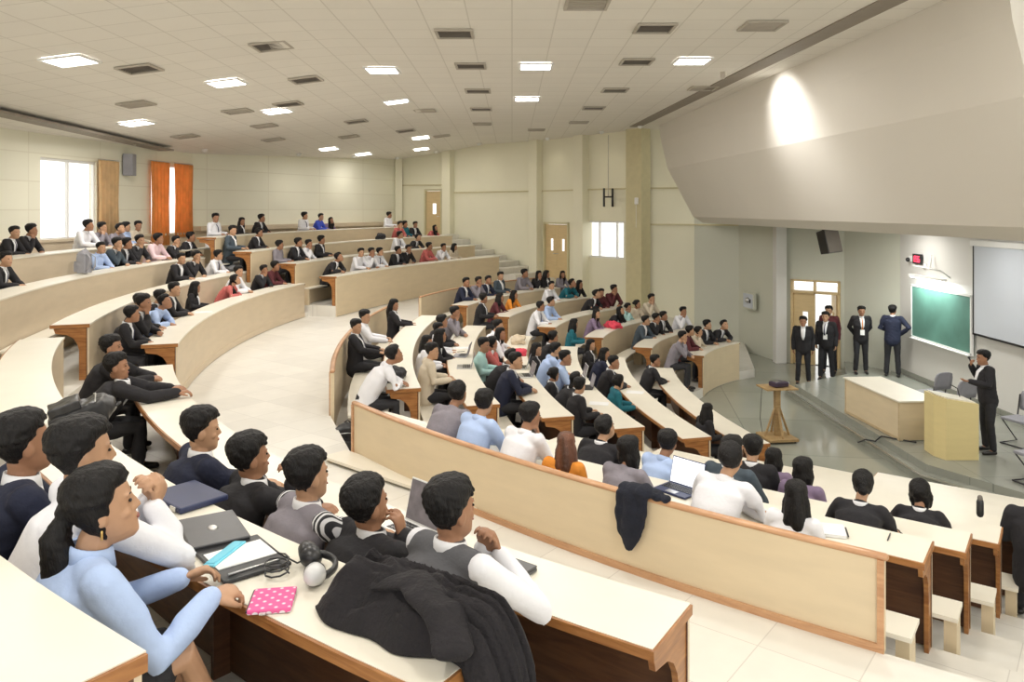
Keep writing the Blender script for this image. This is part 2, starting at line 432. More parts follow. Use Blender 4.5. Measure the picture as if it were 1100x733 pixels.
# ------------------------------------------------------------------ ceiling
def ceil_z(x, y):
    return CAM_Z + 2.62 - 0.125 * max(0.0, -(x + 3) + 0.11 * (y - 15))
def ceiling():
    vs, fs = [], []
    ts = [i / 14 for i in range(15)]; ys = [-3 + j * 1.0 for j in range(39)]
    def x0(y):
        if y < .5: return -12.5
        if y < 23.5: return -12.3 + (y - .5) * .1174 - .15
        return -9.6 + (y - 23.5) * .475 - .15
    for y in ys:
        for u in ts: x = x0(y) + (5.6 - x0(y)) * u; vs.append((x, y, ceil_z(x, y)))
    xs = ts
    nx = len(xs)
    for j in range(len(ys) - 1):
        for i in range(nx - 1): fs.append((j * nx + i, j * nx + i + 1, (j + 1) * nx + i + 1, (j + 1) * nx + i))
    k = len(vs); vs += [(x, y, z + 0.12) for x, y, z in vs]
    fs += [tuple(v + k for v in reversed(f)) for f in list(fs)]
    mb = MB(); mb.add(vs, fs)
    struct('ceiling', mb, 'ceiling')
ceiling()
def slot(p, q, w, name, label, lift=0.02):
    zs = [ceil_z(*p) - lift, ceil_z(*q) - lift]
    p, q = Vector(p), Vector(q); d = (q - p).normalized(); nn = Vector((-d.y, d.x)) * w / 2
    vs = []
    for pt_, z in ((p, zs[0]), (q, zs[1])):
        for s_ in (-1, 1):
            for dz in (0, 0.05): vs.append((pt_.x + nn.x * s_, pt_.y + nn.y * s_, z + dz))
    mb = MB(); mb.add(vs, [(0, 1, 3, 2), (4, 6, 7, 5), (0, 4, 5, 1), (2, 3, 7, 6), (0, 2, 6, 4), (1, 5, 7, 3)])
    struct(name, mb, 'slot', label=label)
slot((3.88, 24.7), (4.82, 8.6), 0.34, 'trim_21', 'long grey-brown slot in the ceiling beside the bulkhead')
slot((-9.55, 21.6), (-9.3, 11.5), 0.42, 'trim_22', 'long grey-brown slot in the ceiling above the windows', 0.10)

# bulkhead over the platform: sloping plaster face with one crease
PROF = [(4.58, 7.05), (4.66, 6.45), (4.86, 5.62), (5.66, 4.12), (5.95, 3.93)]
def bx(x, y): return x + 0.058 * (24.4 - y)
ys = [24.4, 20, 16, 12, 8.7]
rings = [[(bx(x, y), y, z) for x, z in PROF] + [(bx(6.3, y), y, 3.93), (bx(6.3, y), y, 7.1)] for y in ys]
mb = MB(); mb.loft([[Vector(v) for v in r_] for r_ in rings]); struct('wall_bulkhead', mb, 'plaster_warm', label='sloping plaster bulkhead above the platform')
struct('wall_return', MB().box((7.9, 8.45, 5.45), (3.9, 0.3, 3.1)), 'trim')
struct('trim_23', MB().prism([(6.0, 24.6), (6.9, 8.7), (9.9, 8.7), (9.9, 24.6)], 3.93, 4.05), 'plaster', label='plaster soffit over the platform')

# ------------------------------------------------------------------ walls
def wall(name, p, q, z0, z1, m, holes=(), th=0.2, label=None, side=0):
    """holes: (t0, t1, zb, zt) along p-q; the wall thickens away from the room"""
    p, q = Vector(p), Vector(q); mb = MB(); L = (q - p).length
    ts = sorted({0.0, 1.0} | {h[0] for h in holes} | {h[1] for h in holes})
    for a_, b_ in zip(ts[:-1], ts[1:]):
        hs = [h for h in holes if h[0] <= a_ + 1e-6 and h[1] >= b_ - 1e-6]
        P, Q = p.lerp(q, a_), p.lerp(q, b_)
        if not hs: mb.seg(P, Q, th, z0, z1, side)
        else:
            h = hs[0]; mb.seg(P, Q, th, z0, h[2], side); mb.seg(P, Q, th, h[3], z1, side)
    return struct(name, mb, m, label=label)
def on(p, q, t): return Vector(p).lerp(Vector(q), t)
A0, A1 = (-12.3, 0.5), (-9.6, 23.5)
def tA(y): return (y - A0[1]) / (A1[1] - A0[1])
WIN_A = [(tA(17.15), tA(19.05), 3.65, 5.5), (tA(21.35), tA(23.15), 3.5, 5.62)]
wall('wall_left', A0, A1, 2.5, 7.2, 'wall_panel', WIN_A, side=1)
B0, B1 = A1, (-4.85, 33.5)
wall('wall_back', B0, B1, 2.5, 7.2, 'wall_panel', side=1)
C = [(-4.85, 33.5), (-2.6, 32.6), (1.0, 29.8), (4.05, 25.8), (5.9, 25.3), (7.1, 24.5), (7.6, 22.3)]
wall('wall_far', C[0], C[1], 0, 7.2, 'wall', [(0.52, 0.86, 3.1, 5.2)], side=1)
wall('wall_far_side', C[1], C[2], 0, 7.2, 'wall', side=1)
wall('wall_side', C[2], C[3], 0, 7.2, 'wall', [(0.075, 0.355, 1.75, 3.87), (0.53, 0.90, 2.67, 3.95)], side=1)
wall('wall_side_front', C[3], C[4], 0, 7.2, 'wall', side=1)
wall('wall_side_inner', C[4], C[5], 0, 7.2, 'wall_grey', side=1)
wall('wall_panel_side', C[5], C[6], 0, 4.0, 'wall_grey', side=1)
D0, D1, D2 = (7.78, 22.25), (9.05, 21.3), (9.78, 19.7)
wall('wall_entrance', D0, D1, 0, 4.0, 'wall_grey', [(0.10, 0.94, 0, 2.38)], side=1)
wall('wall_stage_corner', D1, D2, 0, 4.0, 'wall_grey', side=1)
wall('wall_stage', D2, (9.78, 8.0), 0, 4.0, 'wall_white', side=1)
wall('wall_right', (9.78, 8.3), (9.78, -4), 0, 7.2, 'wall', side=1)
wall('wall_left_rear', (-12.3, 0.5), (-12.3, -3), 2.5, 7.2, 'wall', side=1)

mb = MB(); mb.seg((9.76, 19.6), (9.76, 10), 0.03, 0.24, 0.36); struct('baseboard_stage', mb, 'platform')
def column(name, x, y, w, z0, z1, m, rz=0.0, label=None, d=None):
    struct(name, MB().box((x, y, (z0 + z1) / 2), (w, d or w, z1 - z0), rz=rz), m, bevel=0.01, label=label)
column('trim_30', -2.62, 32.45, 0.42, 1.4, 7.1, 'wall', R(-33), 'cream wall pier beside the upper door')
column('trim_31', 0.92, 29.65, 0.42, 1.2, 7.1, 'wall', R(-45), 'cream wall pier left of the double door')
column('trim_32', 2.5, 27.7, 0.48, 1.0, 7.1, 'wall', R(-52), 'cream wall pier between door and window')
column('trim_33', 4.12, 25.55, 0.62, 0, 7.1, 'trim', R(-45), 'broad yellowish wall pier', 0.5)
column('trim_34', 7.6, 22.2, 0.30, 0, 4.0, 'wall_white', 0, 'slim white pillar beside the entrance')
column('trim_35', -4.85, 33.3, 0.3, 2.4, 7.1, 'wall', R(20), 'cream wall pier in the far corner')
mb = MB()
for p, q, z in ((C[1], C[2], 5.02), (C[2], C[3], 5.02), (C[3], C[4], 5.02), (C[3], C[4], 3.83), (C[4], C[5], 3.83), (C[0], C[1], 5.35)):
    mb.seg(p, q, 0.05, z, z + 0.05, 0.0)
struct('trim_36', mb, 'trim', label='thin yellowish moulding along the side wall')
mb = MB(); mb.seg(B0, B1, 0.34, 3.70, 3.84, 0.0); mb.seg(B0, B1, 0.10, 3.0, 3.70, 0.0)
struct('trim_37', mb, 'panel_pale', label='beige ledge along the back wall')
mb = MB(); mb.seg(A0, A1, 0.10, 2.5, 3.62, 0.0); mb.seg(A0, A1, 0.14, 3.62, 3.68, 0.0)
struct('trim_38', mb, 'panel_pale', label='beige wainscot along the window wall')

def window(name, p, q, zb, zt, mull, label):
    """frame, mullions and clear panes standing in a wall opening"""
    p, q = Vector(p), Vector(q); d = (q - p).normalized(); nn = Vector((-d.y, d.x)) * 0.08
    p, q = p + nn, q + nn
    t = empty(name, (p.x, p.y, zb)); t['kind'] = 'structure'; t['label'] = label
    inv = Matrix.Translation((-p.x, -p.y, -zb))
    f = MB(); L = (q - p).length; e = 0.05 / L
    f.seg(p, q, 0.07, zb, zb + 0.06); f.seg(p, q, 0.07, zt - 0.06, zt)
    for tt in [0] + mull + [1]:
        a_ = max(0, tt - e / 2); a_ = min(a_, 1 - e)
        f.seg(p.lerp(q, a_), p.lerp(q, a_ + e), 0.07, zb, zt)
    f.xf(inv).build('window_frame', 'steel_white', t)
    g = MB(); g.seg(p, q, 0.008, zb + .05, zt - .05); g.xf(inv).build('pane', 'glass', t)
gm = bpy.data.materials.new('clear_glass'); gm.use_nodes = True; nt = gm.node_tree
tr = nt.nodes.new('ShaderNodeBsdfTransparent'); gl = nt.nodes.new('ShaderNodeBsdfGlossy'); mx = nt.nodes.new('ShaderNodeMixShader')
gl.inputs['Roughness'].default_value = 0.05; mx.inputs[0].default_value = 0.08
nt.links.new(tr.outputs[0], mx.inputs[1]); nt.links.new(gl.outputs[0], mx.inputs[2]); nt.links.new(mx.outputs[0], nt.nodes['Material Output'].inputs[0])
M['glass'] = gm
for i, h in enumerate(WIN_A):
    window('window_%d' % (i + 1), on(A0, A1, h[0]), on(A0, A1, h[1]), h[2], h[3], [0.5], ['tall bright window in the left wall', 'tall window behind orange curtains in the left wall'][i])
window('window_3', on(C[2], C[3], 0.53), on(C[2], C[3], 0.90), 2.67, 3.95, [0.34, 0.80], 'bright three-pane window in the side wall')

def door_leaf(parent, p, q, z0, z1, glass=True, handle_t=0.9):
    p, q = Vector(p), Vector(q); L = (q - p).length; a = math.atan2(q.y - p.y, q.x - p.x)
    lf = MB(); w, h = L, z1 - z0
    gx0, gx1, gz0, gz1 = w * .42, w * .68, h * .52, h * .74
    if glass:
        for x0, x1, a0, a1 in ((0, gx0, 0, h), (gx1, w, 0, h), (gx0, gx1, 0, gz0), (gx0, gx1, gz1, h)):
            lf.box(((x0 + x1) / 2, 0, (a0 + a1) / 2), (x1 - x0, 0.045, a1 - a0))
    else: lf.box((w / 2, 0, h / 2), (w, 0.045, h))
    o = lf.build('door_leaf', 'door', parent); o.location = (p.x - parent.location.x, p.y - parent.location.y, z0 - parent.location.z); o.rotation_euler = (0, 0, a)
    if glass:
        MB().box(((gx0 + gx1) / 2, 0, (gz0 + gz1) / 2), (gx1 - gx0, 0.01, gz1 - gz0)).build('vision_pane', 'glass', o)
    MB().tube([(w * handle_t, -0.03, h * .47), (w * handle_t, -0.07, h * .47), (w * (handle_t - .12), -0.07, h * .47)], 0.012, 8).build('handle', 'metal', o, True)
    return o
def door(name, p, q, z0, z1, leaves, label, m='trim'):
    p, q = Vector(p), Vector(q); t = empty(name, (p.x, p.y, z0)); t['kind'] = 'structure'; t['label'] = label
    f = MB(); L = (q - p).length; e = 0.07 / L; inv = Matrix.Translation((-p.x, -p.y, -z0))
    f.seg(p, p.lerp(q, e), 0.16, z0, z1 + .07, 0.6); f.seg(q.lerp(p, e), q, 0.16, z0, z1 + .07, 0.6); f.seg(p, q, 0.16, z1, z1 + 0.07, 0.6)
    f.xf(inv).build('door_frame', m, t)
    nn = Vector((-(q - p).y, (q - p).x)).normalized() * 0.03
    for i in range(leaves):
        a_ = e + (1 - 2 * e) * i / leaves; b_ = e + (1 - 2 * e) * (i + 1) / leaves
        door_leaf(t, p.lerp(q, a_) + nn, p.lerp(q, b_ - .01) + nn, z0 + .01, z1 - .01, handle_t=0.88 if i == 0 else 0.12)
    return t
door('door_1', on(C[0], C[1], 0.52), on(C[0], C[1], 0.86), 3.1, 5.13, 1, 'pale wooden door at the top of the far stairs')
door('door_2', on(C[2], C[3], 0.075), on(C[2], C[3], 0.355), 1.75, 3.80, 2, 'pale wooden double door behind the far lower seats')
# entrance beside the platform: closed left leaf, open right leaf, two transom lights
ep, eq = on(D0, D1, 0.10), on(D0, D1, 0.94)
t = empty('door_3', (ep.x, ep.y, 0)); t['kind'] = 'structure'; t['label'] = 'entrance double door beside the platform with its right leaf open'
f = MB(); inv = Matrix.Translation((-ep.x, -ep.y, 0))
for t0, t1, z0, z1 in ((0, .05, 0, 2.38), (.95, 1, 0, 2.38), (0, 1, 2.0, 2.07), (0, 1, 2.33, 2.38), (.47, .51, 2.0, 2.38)):
    f.seg(ep.lerp(eq, t0), ep.lerp(eq, t1), 0.14, z0, z1, 0.6)
f.xf(inv).build('door_frame', 'door', t)
door_leaf(t, ep.lerp(eq, .05) + Vector((.02, .03)), ep.lerp(eq, .49) + Vector((.02, .03)), 0.01, 2.0)
hinge = eq.lerp(ep, .05); o_end = hinge + Vector((0.10, 0.62)); door_leaf(t, hinge + Vector((0, .06)), o_end, 0.01, 2.0, glass=True)
for a_, b_ in ((.05, .47), (.51, .95)):
    g = MB(); g.seg(ep.lerp(eq, a_), ep.lerp(eq, b_), 0.008, 2.07, 2.33); g.xf(inv).build('transom_pane', 'glass', t)

# curtains
def curtain(p, q, z0, z1, m, label, wave=9):
    p, q = Vector(p), Vector(q); L = (q - p).length; d = (q - p).normalized(); nn = Vector((d.y, -d.x)); n = 60
    rings = []
    for z, sq, am in ((z0, 1.0, 1.0), ((z0 + z1) / 2, 0.92, .8), (z1 - .05, 1.0, .7), (z1, 1.0, .5)):
        fr, bk = [], []
        for i in range(n + 1):
            u = i / n; c = p + d * L * (.5 + (u - .5) * sq); off = 0.12 + 0.045 * am * math.sin(u * wave * 6.283)
            v = c + nn * off; w_ = c + nn * (off + 0.012)
            fr.append(Vector((v.x, v.y, z))); bk.append(Vector((w_.x, w_.y, z)))
        rings.append(fr + bk[::-1])
    c0 = Vector((p.x, p.y, z0)); mb = MB(); mb.loft(rings); mb.xf(Matrix.Translation(-c0))
    o = mb.build('curtain', m, None, True); o.location = c0; tag(o, label, 'curtain', 'window curtains')
    rd = MB().tube([Vector((p.x, p.y, z1 + .02)) + Vector((nn.x, nn.y, 0)) * .12 - c0, Vector((q.x, q.y, z1 + .02)) + Vector((nn.x, nn.y, 0)) * .12 - c0], 0.012, 6)
    rd.build('curtain_rod', 'metal', o, True)
def pa(y): return on(A0, A1, tA(y))
curtain(pa(18.95), pa(19.75), 3.55, 5.55, 'curtain_pale', 'ochre curtain drawn aside, right of the wide bright window', 5)
curtain(pa(21.15), pa(22.05), 3.35, 5.66, 'curtain', 'orange curtain on the left of the narrow light gap', 5)
curtain(pa(22.3), pa(23.3), 3.55, 5.66, 'curtain', 'orange curtain on the right of the narrow light gap', 6)

# ------------------------------------------------------------------ ceiling luminaires, vents, downlights
def tilt(x, y):
    e = 0.05; return math.atan((ceil_z(x + e, y) - ceil_z(x - e, y)) / (2 * e))
LIGHTS = [(-6.55, 11.6), (-5.25, 14.4), (-8.3, 17.3), (-5.4, 18.0), (-2.42, 14.6), (0.43, 14.2), (3.15, 13.7), (-2.75, 18.7), (0.35, 18.4), (-6.2, 26.5),
          (-3.1, 26.6), (-5.6, 29.5), (-3.5, 30.3), (-5.6, 6.5), (-2.4, 7.0), (0.4, 6.6), (3.1, 6.8), (-2.2, 2.0), (2.0, 2.0)]
LP = ['bright ceiling light nearest the left edge of the hall ceiling', 'ceiling light left of centre, in the nearest row of lights', 'small ceiling light furthest left, above the window side rows',
      'ceiling light in the second row, left of centre', 'ceiling light above the middle, directly behind a dark vent', 'ceiling light right of the middle vent row, nearest row',
      'ceiling light nearest the plaster bulkhead and slot', 'second row ceiling light left of the central vents', 'second row ceiling light right of the central vents',
      'far ceiling light above the back wall, nearer of a pair on the left', 'far ceiling light right of the pair above the back wall', 'far ceiling light above the back wall, further of the left pair', 'furthest ceiling light, above the far corner']
lamp_d = bpy.data.lights.new('luminaire_light', 'AREA'); lamp_d.shape = 'SQUARE'; lamp_d.size = 0.5; lamp_d.energy = LAMP_W; lamp_d.color = (1.0, 0.96, 0.90)
lamp_far = lamp_d.copy(); lamp_far.energy = LAMP_W * .22
for i, (x, y) in enumerate(LIGHTS):
    z = ceil_z(x, y) - 0.012
    t = empty('ceiling_light', (x, y, z), 0, LP[i] if i < len(LP) else 'ceiling light above the camera end of the hall, lamp %s' % ORD[i - 13], 'ceiling light', 'square recessed ceiling lights')
    t.rotation_euler = (0, -tilt(x, y), 0)
    f = MB()
    for sx, sy, dx, dy in ((0, .29, .62, .04), (0, -.29, .62, .04), (.29, 0, .04, .54), (-.29, 0, .04, .54)): f.box((sx, sy, -0.012), (dx, dy, 0.03))
    f.build('frame', 'steel_white', t)
    MB().box((0, 0, -0.008), (0.54, 0.54, 0.012)).build('diffuser', 'lamp', t)
    lo = bpy.data.objects.new('lamp_glow', lamp_far if i in (9, 11, 12) else lamp_d); COL.objects.link(lo); lo.parent = t; lo.location = (0, 0, -0.03)
def ipx(x, y, h=2.6):   # plan position of a vent, worked out once from the ceiling height
    s = (225 - y) / h; return ((x - 550) / s, 840 / s)
VENTS = [(-3.75, 12.2, 1), (-0.85, 11.6, 1), (2.05, 11.25, 1), (-3.2, 9.0, 0), (0.95, 9.9, 0), (3.55, 11.1, 0), (-6.0, 12.6, 1), (-7.35, 15.3, 0), (-4.95, 17.3, 1), (-0.75, 14.2, 1), (2.2, 13.8, 1), (-3.95, 15.0, 1),
         (-6.1, 17.4, 0), (-8.35, 20.0, 0), (-4.2, 21.1, 1), (-0.75, 17.2, 1), (2.25, 17.1, 1), (4.1, 16.8, 0), (-0.8, 20.3, 1), (2.1, 20.1, 1), (-6.9, 22.6, 0), (-0.9, 23.8, 0), (-3.3, 24.3, 1), (2.0, 23.4, 0), (-6.3, 19.9, 0), (-5.0, 24.0, 0), (-2.3, 20.6, 0), (-2.4, 26.8, 0), (0.8, 25.6, 0)]
rows_of = {}
for i, (x, y, dark) in enumerate(VENTS):
    z = ceil_z(x, y) - 0.008; t = empty('ceiling_vent', (x, y, z)); t.rotation_euler = (0, -tilt(x, y), 0)
    near = min(range(13), key=lambda j: (LIGHTS[j][0] - x) ** 2 + (LIGHTS[j][1] - y) ** 2)
    side = 'left' if x < LIGHTS[near][0] - .3 else 'right' if x > LIGHTS[near][0] + .3 else 'middle'
    dep = 'camera side' if y < LIGHTS[near][1] else 'far side'
    nm = ['the light at the left edge', 'the near light left of centre', 'the light over the window rows', 'the second-row light left of centre', 'the near middle light', 'the near light right of the middle', 'the light by the bulkhead',
          'the second-row middle light', 'the second-row light right of middle', 'the far left light pair', 'the far light right of the pair', 'the furthest left-pair light', 'the furthest corner light'][near]
    lb = '%s air vent, %s and %s of %s' % ('dark' if dark else 'pale', side, dep, nm)
    rows_of[lb] = rows_of.get(lb, 0) + 1
    if rows_of[lb] > 1: lb = lb.replace('air vent,', 'rear vent,')
    tag(t, lb, 'air vent', 'square ceiling air vents')
    f = MB()
    for sx, sy, dx, dy in ((0, .26, .56, .04), (0, -.26, .56, .04), (.26, 0, .04, .48), (-.26, 0, .04, .48)): f.box((sx, sy, -0.012), (dx, dy, 0.03))
    f.build('vent_frame', 'vent_pale', t)
    g = MB(); g.box((0, 0, 0.004), (0.48, 0.48, 0.008))
    for j in range(6): g.box((0, -0.2 + j * .08, -0.008), (0.48, 0.05 if not dark else .022, 0.006))
    g.build('grille', 'vent' if dark else 'vent_pale', t)
# perimeter downlights washing the walls
dl = bpy.data.lights.new('downlight_beam', 'SPOT'); dl.energy = WASH_W * 5; dl.spot_size = R(110); dl.spot_blend = 0.8; dl.shadow_soft_size = 0.08; dl.color = (1.0, 0.93, 0.72)
DOWN = [(-9.0, 22.9), (-7.3, 26.8), (-6.0, 29.6), (-4.75, 32.4), (-3.1, 31.9), (-1.3, 30.8), (1.3, 28.6), (3.0, 26.2), (4.0, 24.4), (-9.6, 19.9)]
for i, (x, y) in enumerate(DOWN):
    t = empty('downlight', (x, y, ceil_z(x, y)), 0, 'small round downlight at the wall edge of the ceiling, %s going clockwise from the curtains' % ORD[i] if i < 9 else 'small round downlight between the two curtained windows', 'downlight', 'round wall-washing downlights')
    f = MB(); f.tube([(0, 0, -0.012), (0, 0, 0.02)], [0.09, 0.085], 16); f.build('trim_ring', 'steel_white', t, True)
    MB().ball((0, 0, -0.022), (0.06, 0.06, 0.02), 14, 5).build('lens', 'lamp', t, True)
    lo = bpy.data.objects.new('downlight_beam', dl); COL.objects.link(lo); lo.parent = t; lo.location = (0, 0, -0.06)
# added lamp and fixture, making the bright patch on the bulkhead
sp = bpy.data.lights.new('added_bulkhead_spot', 'SPOT'); sp.energy = 210; sp.spot_size = R(96); sp.spot_blend = 1.0; sp.shadow_soft_size = 0.05; sp.color = (1, .98, .95)
t = empty('downlight', (4.02, 14.9, ceil_z(4.02, 14.9)), 0, 'small added spot at the ceiling slot lighting the plaster bulkhead', 'downlight')
MB().tube([(0, 0, -0.09), (0, 0, 0.0)], [0.05, 0.05], 14).build('added_spot_body', 'vent_pale', t, True)
lo = bpy.data.objects.new('added_bulkhead_spot', sp); COL.objects.link(lo); lo.parent = t; lo.location = (0.03, 0, -0.18)
lo.rotation_euler = (Vector((5.25, 14.9, 5.95)) - Vector((4.05, 14.9, 6.8))).to_track_quat('-Z', 'Y').to_euler()
# added soffit lamps, unseen from the camera, to light the stage
sl = bpy.data.lights.new('soffit_fill', 'AREA'); sl.shape = 'SQUARE'; sl.size = 0.5; sl.energy = 22; sl.color = (1, .97, .9)
for i, (x, y) in enumerate(((8.7, 18.3), (8.3, 15.0), (8.6, 11.2))):
    t = empty('soffit_fill', (x, y, 3.93), 0, 'added fill light in the platform soffit above the %s' % ['entrance', 'platform table', 'near end of the platform'][i], 'ceiling light', 'added platform fill lights')
    MB().box((0, 0, -0.01), (0.56, 0.56, 0.02)).build('diffuser', 'lamp', t)
    lo = bpy.data.objects.new('soffit_fill_glow', sl); COL.objects.link(lo); lo.parent = t; lo.location = (0, 0, -0.03)

# ------------------------------------------------------------------ desks and benches
BLOCK = {'ML': 'lower middle block', 'NL': 'lower near block', 'FL': 'lower far block', 'NU': 'upper near block', 'MU': 'upper middle block', 'FU': 'upper far block'}
def rowname(key):
    b, k = key[:2], int(key[2])
    if b[1] == 'L':
        n = {'ML': 6, 'NL': 7, 'FL': 6}[b]
        return ('front desk' if k == n else 'rearmost desk' if k == 1 else ORD[n - k] + ' desk') + ' of the ' + BLOCK[b]
    return ('front desk' if k == 1 else ORD[k - 1] + ' desk') + ' of the ' + BLOCK[b]
def end_profile(w, h):
    pts = [(.03, 0), (.12, 0), (.12, h * .55), (.145, h * .68), (.19, h * .77), (.26, h * .83), (w - .05, h * .86), (w - .03, h * .95), (.03, h * .95)]
    return pts
def panel_at(mb, row, a, w, z0, h, th=0.03):
    """end support: profile in the (depth, height) plane, standing at angle a"""
    ar = R(a); u = Vector((-math.cos(ar), -math.sin(ar), 0)); tg = Vector((math.sin(ar), -math.cos(ar), 0))
    p = rp(row, a); base = Vector((p[0], p[1], z0)); pr = end_profile(w, h); n = len(pr)
    vs = [base + u * r_ + Vector((0, 0, z)) - tg * th / 2 for r_, z in pr] + [base + u * r_ + Vector((0, 0, z)) + tg * th / 2 for r_, z in pr]
    return mb.add(vs, [tuple(range(n)), tuple(range(2 * n - 1, n - 1, -1))] + [(i, (i + 1) % n, n + (i + 1) % n, n + i) for i in range(n)])
def desk(key):
    row = ROWS[key]; cx, cy, Rr, a0, a1, zt, w = row; zf = zt - 0.75
    drop = 0.207 if key[1] == 'L' else 0.345
    if key in ('NU1', 'MU1', 'FU1'): zb = Z_AISLE
    elif key[:2] == 'FU': zb = zf - .34
    elif key in ('ML6', 'FL6', 'NL7'): zb = 0.0
    else: zb = zf - drop
    am = (a0 + a1) / 2; p = rp(row, am)
    t = empty('lecture_desk', (p[0], p[1], zf), 0, 'long curved cream-topped desk, ' + rowname(key), 'desk', 'curved lecture desks')
    inv = Matrix.Translation((-p[0], -p[1], -zf))
    def put(mb, name, m, **k): return mb.xf(inv).build(name, m, t, **k)
    f_ = arc(row, a0, a1, -0.012); b_ = arc(row, a0, a1, w)
    put(MB().strip(f_, b_, zt - 0.022, zt), 'desk_top', 'laminate')
    s = 0.012 / Rr * 57.3
    mb = MB(); mb.strip(b_, arc(row, a0, a1, w + 0.014), zt - 0.045, zt - 0.003)
    for a_, b2 in ((a0, a0 + s * (1 if a0 > a1 else -1)), (a1 - s * (1 if a0 > a1 else -1), a1)):
        mb.strip([rp(row, a_, -0.01), rp(row, b2, -0.01)], [rp(row, a_, w + .012), rp(row, b2, w + .012)], zt - 0.05, zt - 0.004)
    put(mb, 'edge_lipping', 'wood')
    n_ = len(arc(row, a0, a1))
    put(MB().strip(arc(row, a0, a1, 0), arc(row, a0, a1, 0.022), zb + 0.012, zt - 0.022), 'front_panel', 'panel_pale' if key[0] != 'F' else 'panel')
    if key[1] == 'U': put(MB().strip(arc(row, a0, a1, -0.010), arc(row, a0, a1, 0.0), zb + 0.012, zf + .015), 'kick_board', 'panel_pale' if key[0] != 'F' else 'panel')
    put(MB().strip(arc(row, a0, a1, 0.022), arc(row, a0, a1, 0.034), zf + 0.01, zt - 0.03), 'inner_board', 'wood_dark')
    e = 0.02 / Rr * 57.3 * (1 if a0 > a1 else -1)
    for a_ in (a0 - e, a1 + e):
        mb = MB(); panel_at(mb, row, a_, w, zf, 0.73); put(mb, 'end_support', 'wood')
    L = abs(a1 - a0) / 57.3 * Rr; k = max(1, int(L / 1.7))
    for i in range(1, k):
        mb = MB(); panel_at(mb, row, a0 + (a1 - a0) * i / k, w * .8, zf, 0.72, 0.025); put(mb, 'inner_support', 'wood_dark')
    # bench
    gap = {'N': .14, 'M': .20, 'F': .20}[key[0]]
    if key[1] == 'U': gap = .30
    b0, b1 = w + gap, w + gap + .30
    p = rp(row, am, b0 + .15)
    t2 = empty('bench', (p[0], p[1], zf), 0, 'low cream bench seat serving the ' + rowname(key), 'bench', 'curved bench seats')
    inv2 = Matrix.Translation((-p[0], -p[1], -zf))
    MB().strip(arc(row, a0, a1, b0), arc(row, a0, a1, b1), zf + .405, zf + .435).xf(inv2).build('seat', 'laminate', t2)
    kb = max(2, int(L / 1.5) + 1)
    for i in range(kb):
        a_ = a0 + (a1 - a0) * (i + (.03 if i == 0 else -.03 if i == kb - 1 else 0)) / (kb - 1)
        d_ = .04 / Rr * 57.3
        MB().strip([rp(row, a_ - d_, b0 + .04), rp(row, a_ + d_, b0 + .04)], [rp(row, a_ - d_, b1 - .04), rp(row, a_ + d_, b1 - .04)], zf, zf + .405).xf(inv2).build('bench_leg', 'panel', t2)
for key in ROWS: desk(key)

def parapet(row, z0, z1, label):
    a0, a1 = row[3], row[4]; am = (a0 + a1) / 2; p = rp(row, am)
    t = empty('low_partition', (p[0], p[1], z0), 0, label, 'partition', 'curved low partitions')
    inv = Matrix.Translation((-p[0], -p[1], -z0))
    MB().strip(arc(row, a0, a1, -0.05), arc(row, a0, a1, 0.0), z0, z1).xf(inv).build('panel', 'panel', t)
    pts = [Vector((x, y, z1 + .012)) for x, y in arc(row, a0, a1, -0.025)]
    MB().tube(pts, 0.036, 10, flat=(1, .62)).xf(inv).build('handrail', 'rail_wood', t, True)
    MB().strip(arc(row, a0, a1, 0.0), arc(row, a0, a1, 0.018), z0, z0 + .05).xf(inv).build('skirting', 'rail_wood', t)
    e = .04 / row[2] * 57.3 * (1 if a0 > a1 else -1); m_ = MB()
    for a_ in (a0 - e, a1): m_.strip([rp(row, a_, .001), rp(row, a_ + e, .001)], [rp(row, a_, .016), rp(row, a_ + e, .016)], z0 + .05, z1)
    m_.xf(inv).build('end_lipping', 'rail_wood', t)
parapet(PAR_N, Z_AISLE, PAR_N_TOP, 'long low beige partition with wooden rail in front of the laptop row')
parapet(PAR_M, Z_AISLE - .38, 2.19, 'tightly curved low partition behind the lower middle block')
parapet(PAR_F, Z_AISLE - .38, 2.19, 'pale low partition behind the rearmost desk of the lower far block')

# ------------------------------------------------------------------ platform furniture
M['rail_pale'] = wood_mat('pale_table_lipping', (.50, .38, .22), (.60, .47, .29), .4)
t = empty('platform_table', (7.17, 14.86, 0.24), R(4), 'long cream panelled table on the grey platform', 'table')
MB().box((0, 0, .70), (.80, 2.02, .03)).build('table_top', 'laminate', t, bevel=.004)
MB().box((-.36, 0, .345), (.02, 1.94, .67)).build('side_panel', 'panel', t)
MB().box((.36, 0, .45), (.02, 1.94, .45)).build('side_panel', 'panel', t)
for y in (-.97, .97): MB().box((0, y, .345), (.74, .02, .67)).build('end_panel', 'panel', t)
m_ = MB(); m_.box((-.372, 0, .03), (.012, 1.96, .05)); m_.box((-.372, -.955, .36), (.012, .03, .62)); m_.box((-.372, .955, .36), (.012, .03, .62)); m_.build('edge_trim', 'rail_pale', t)

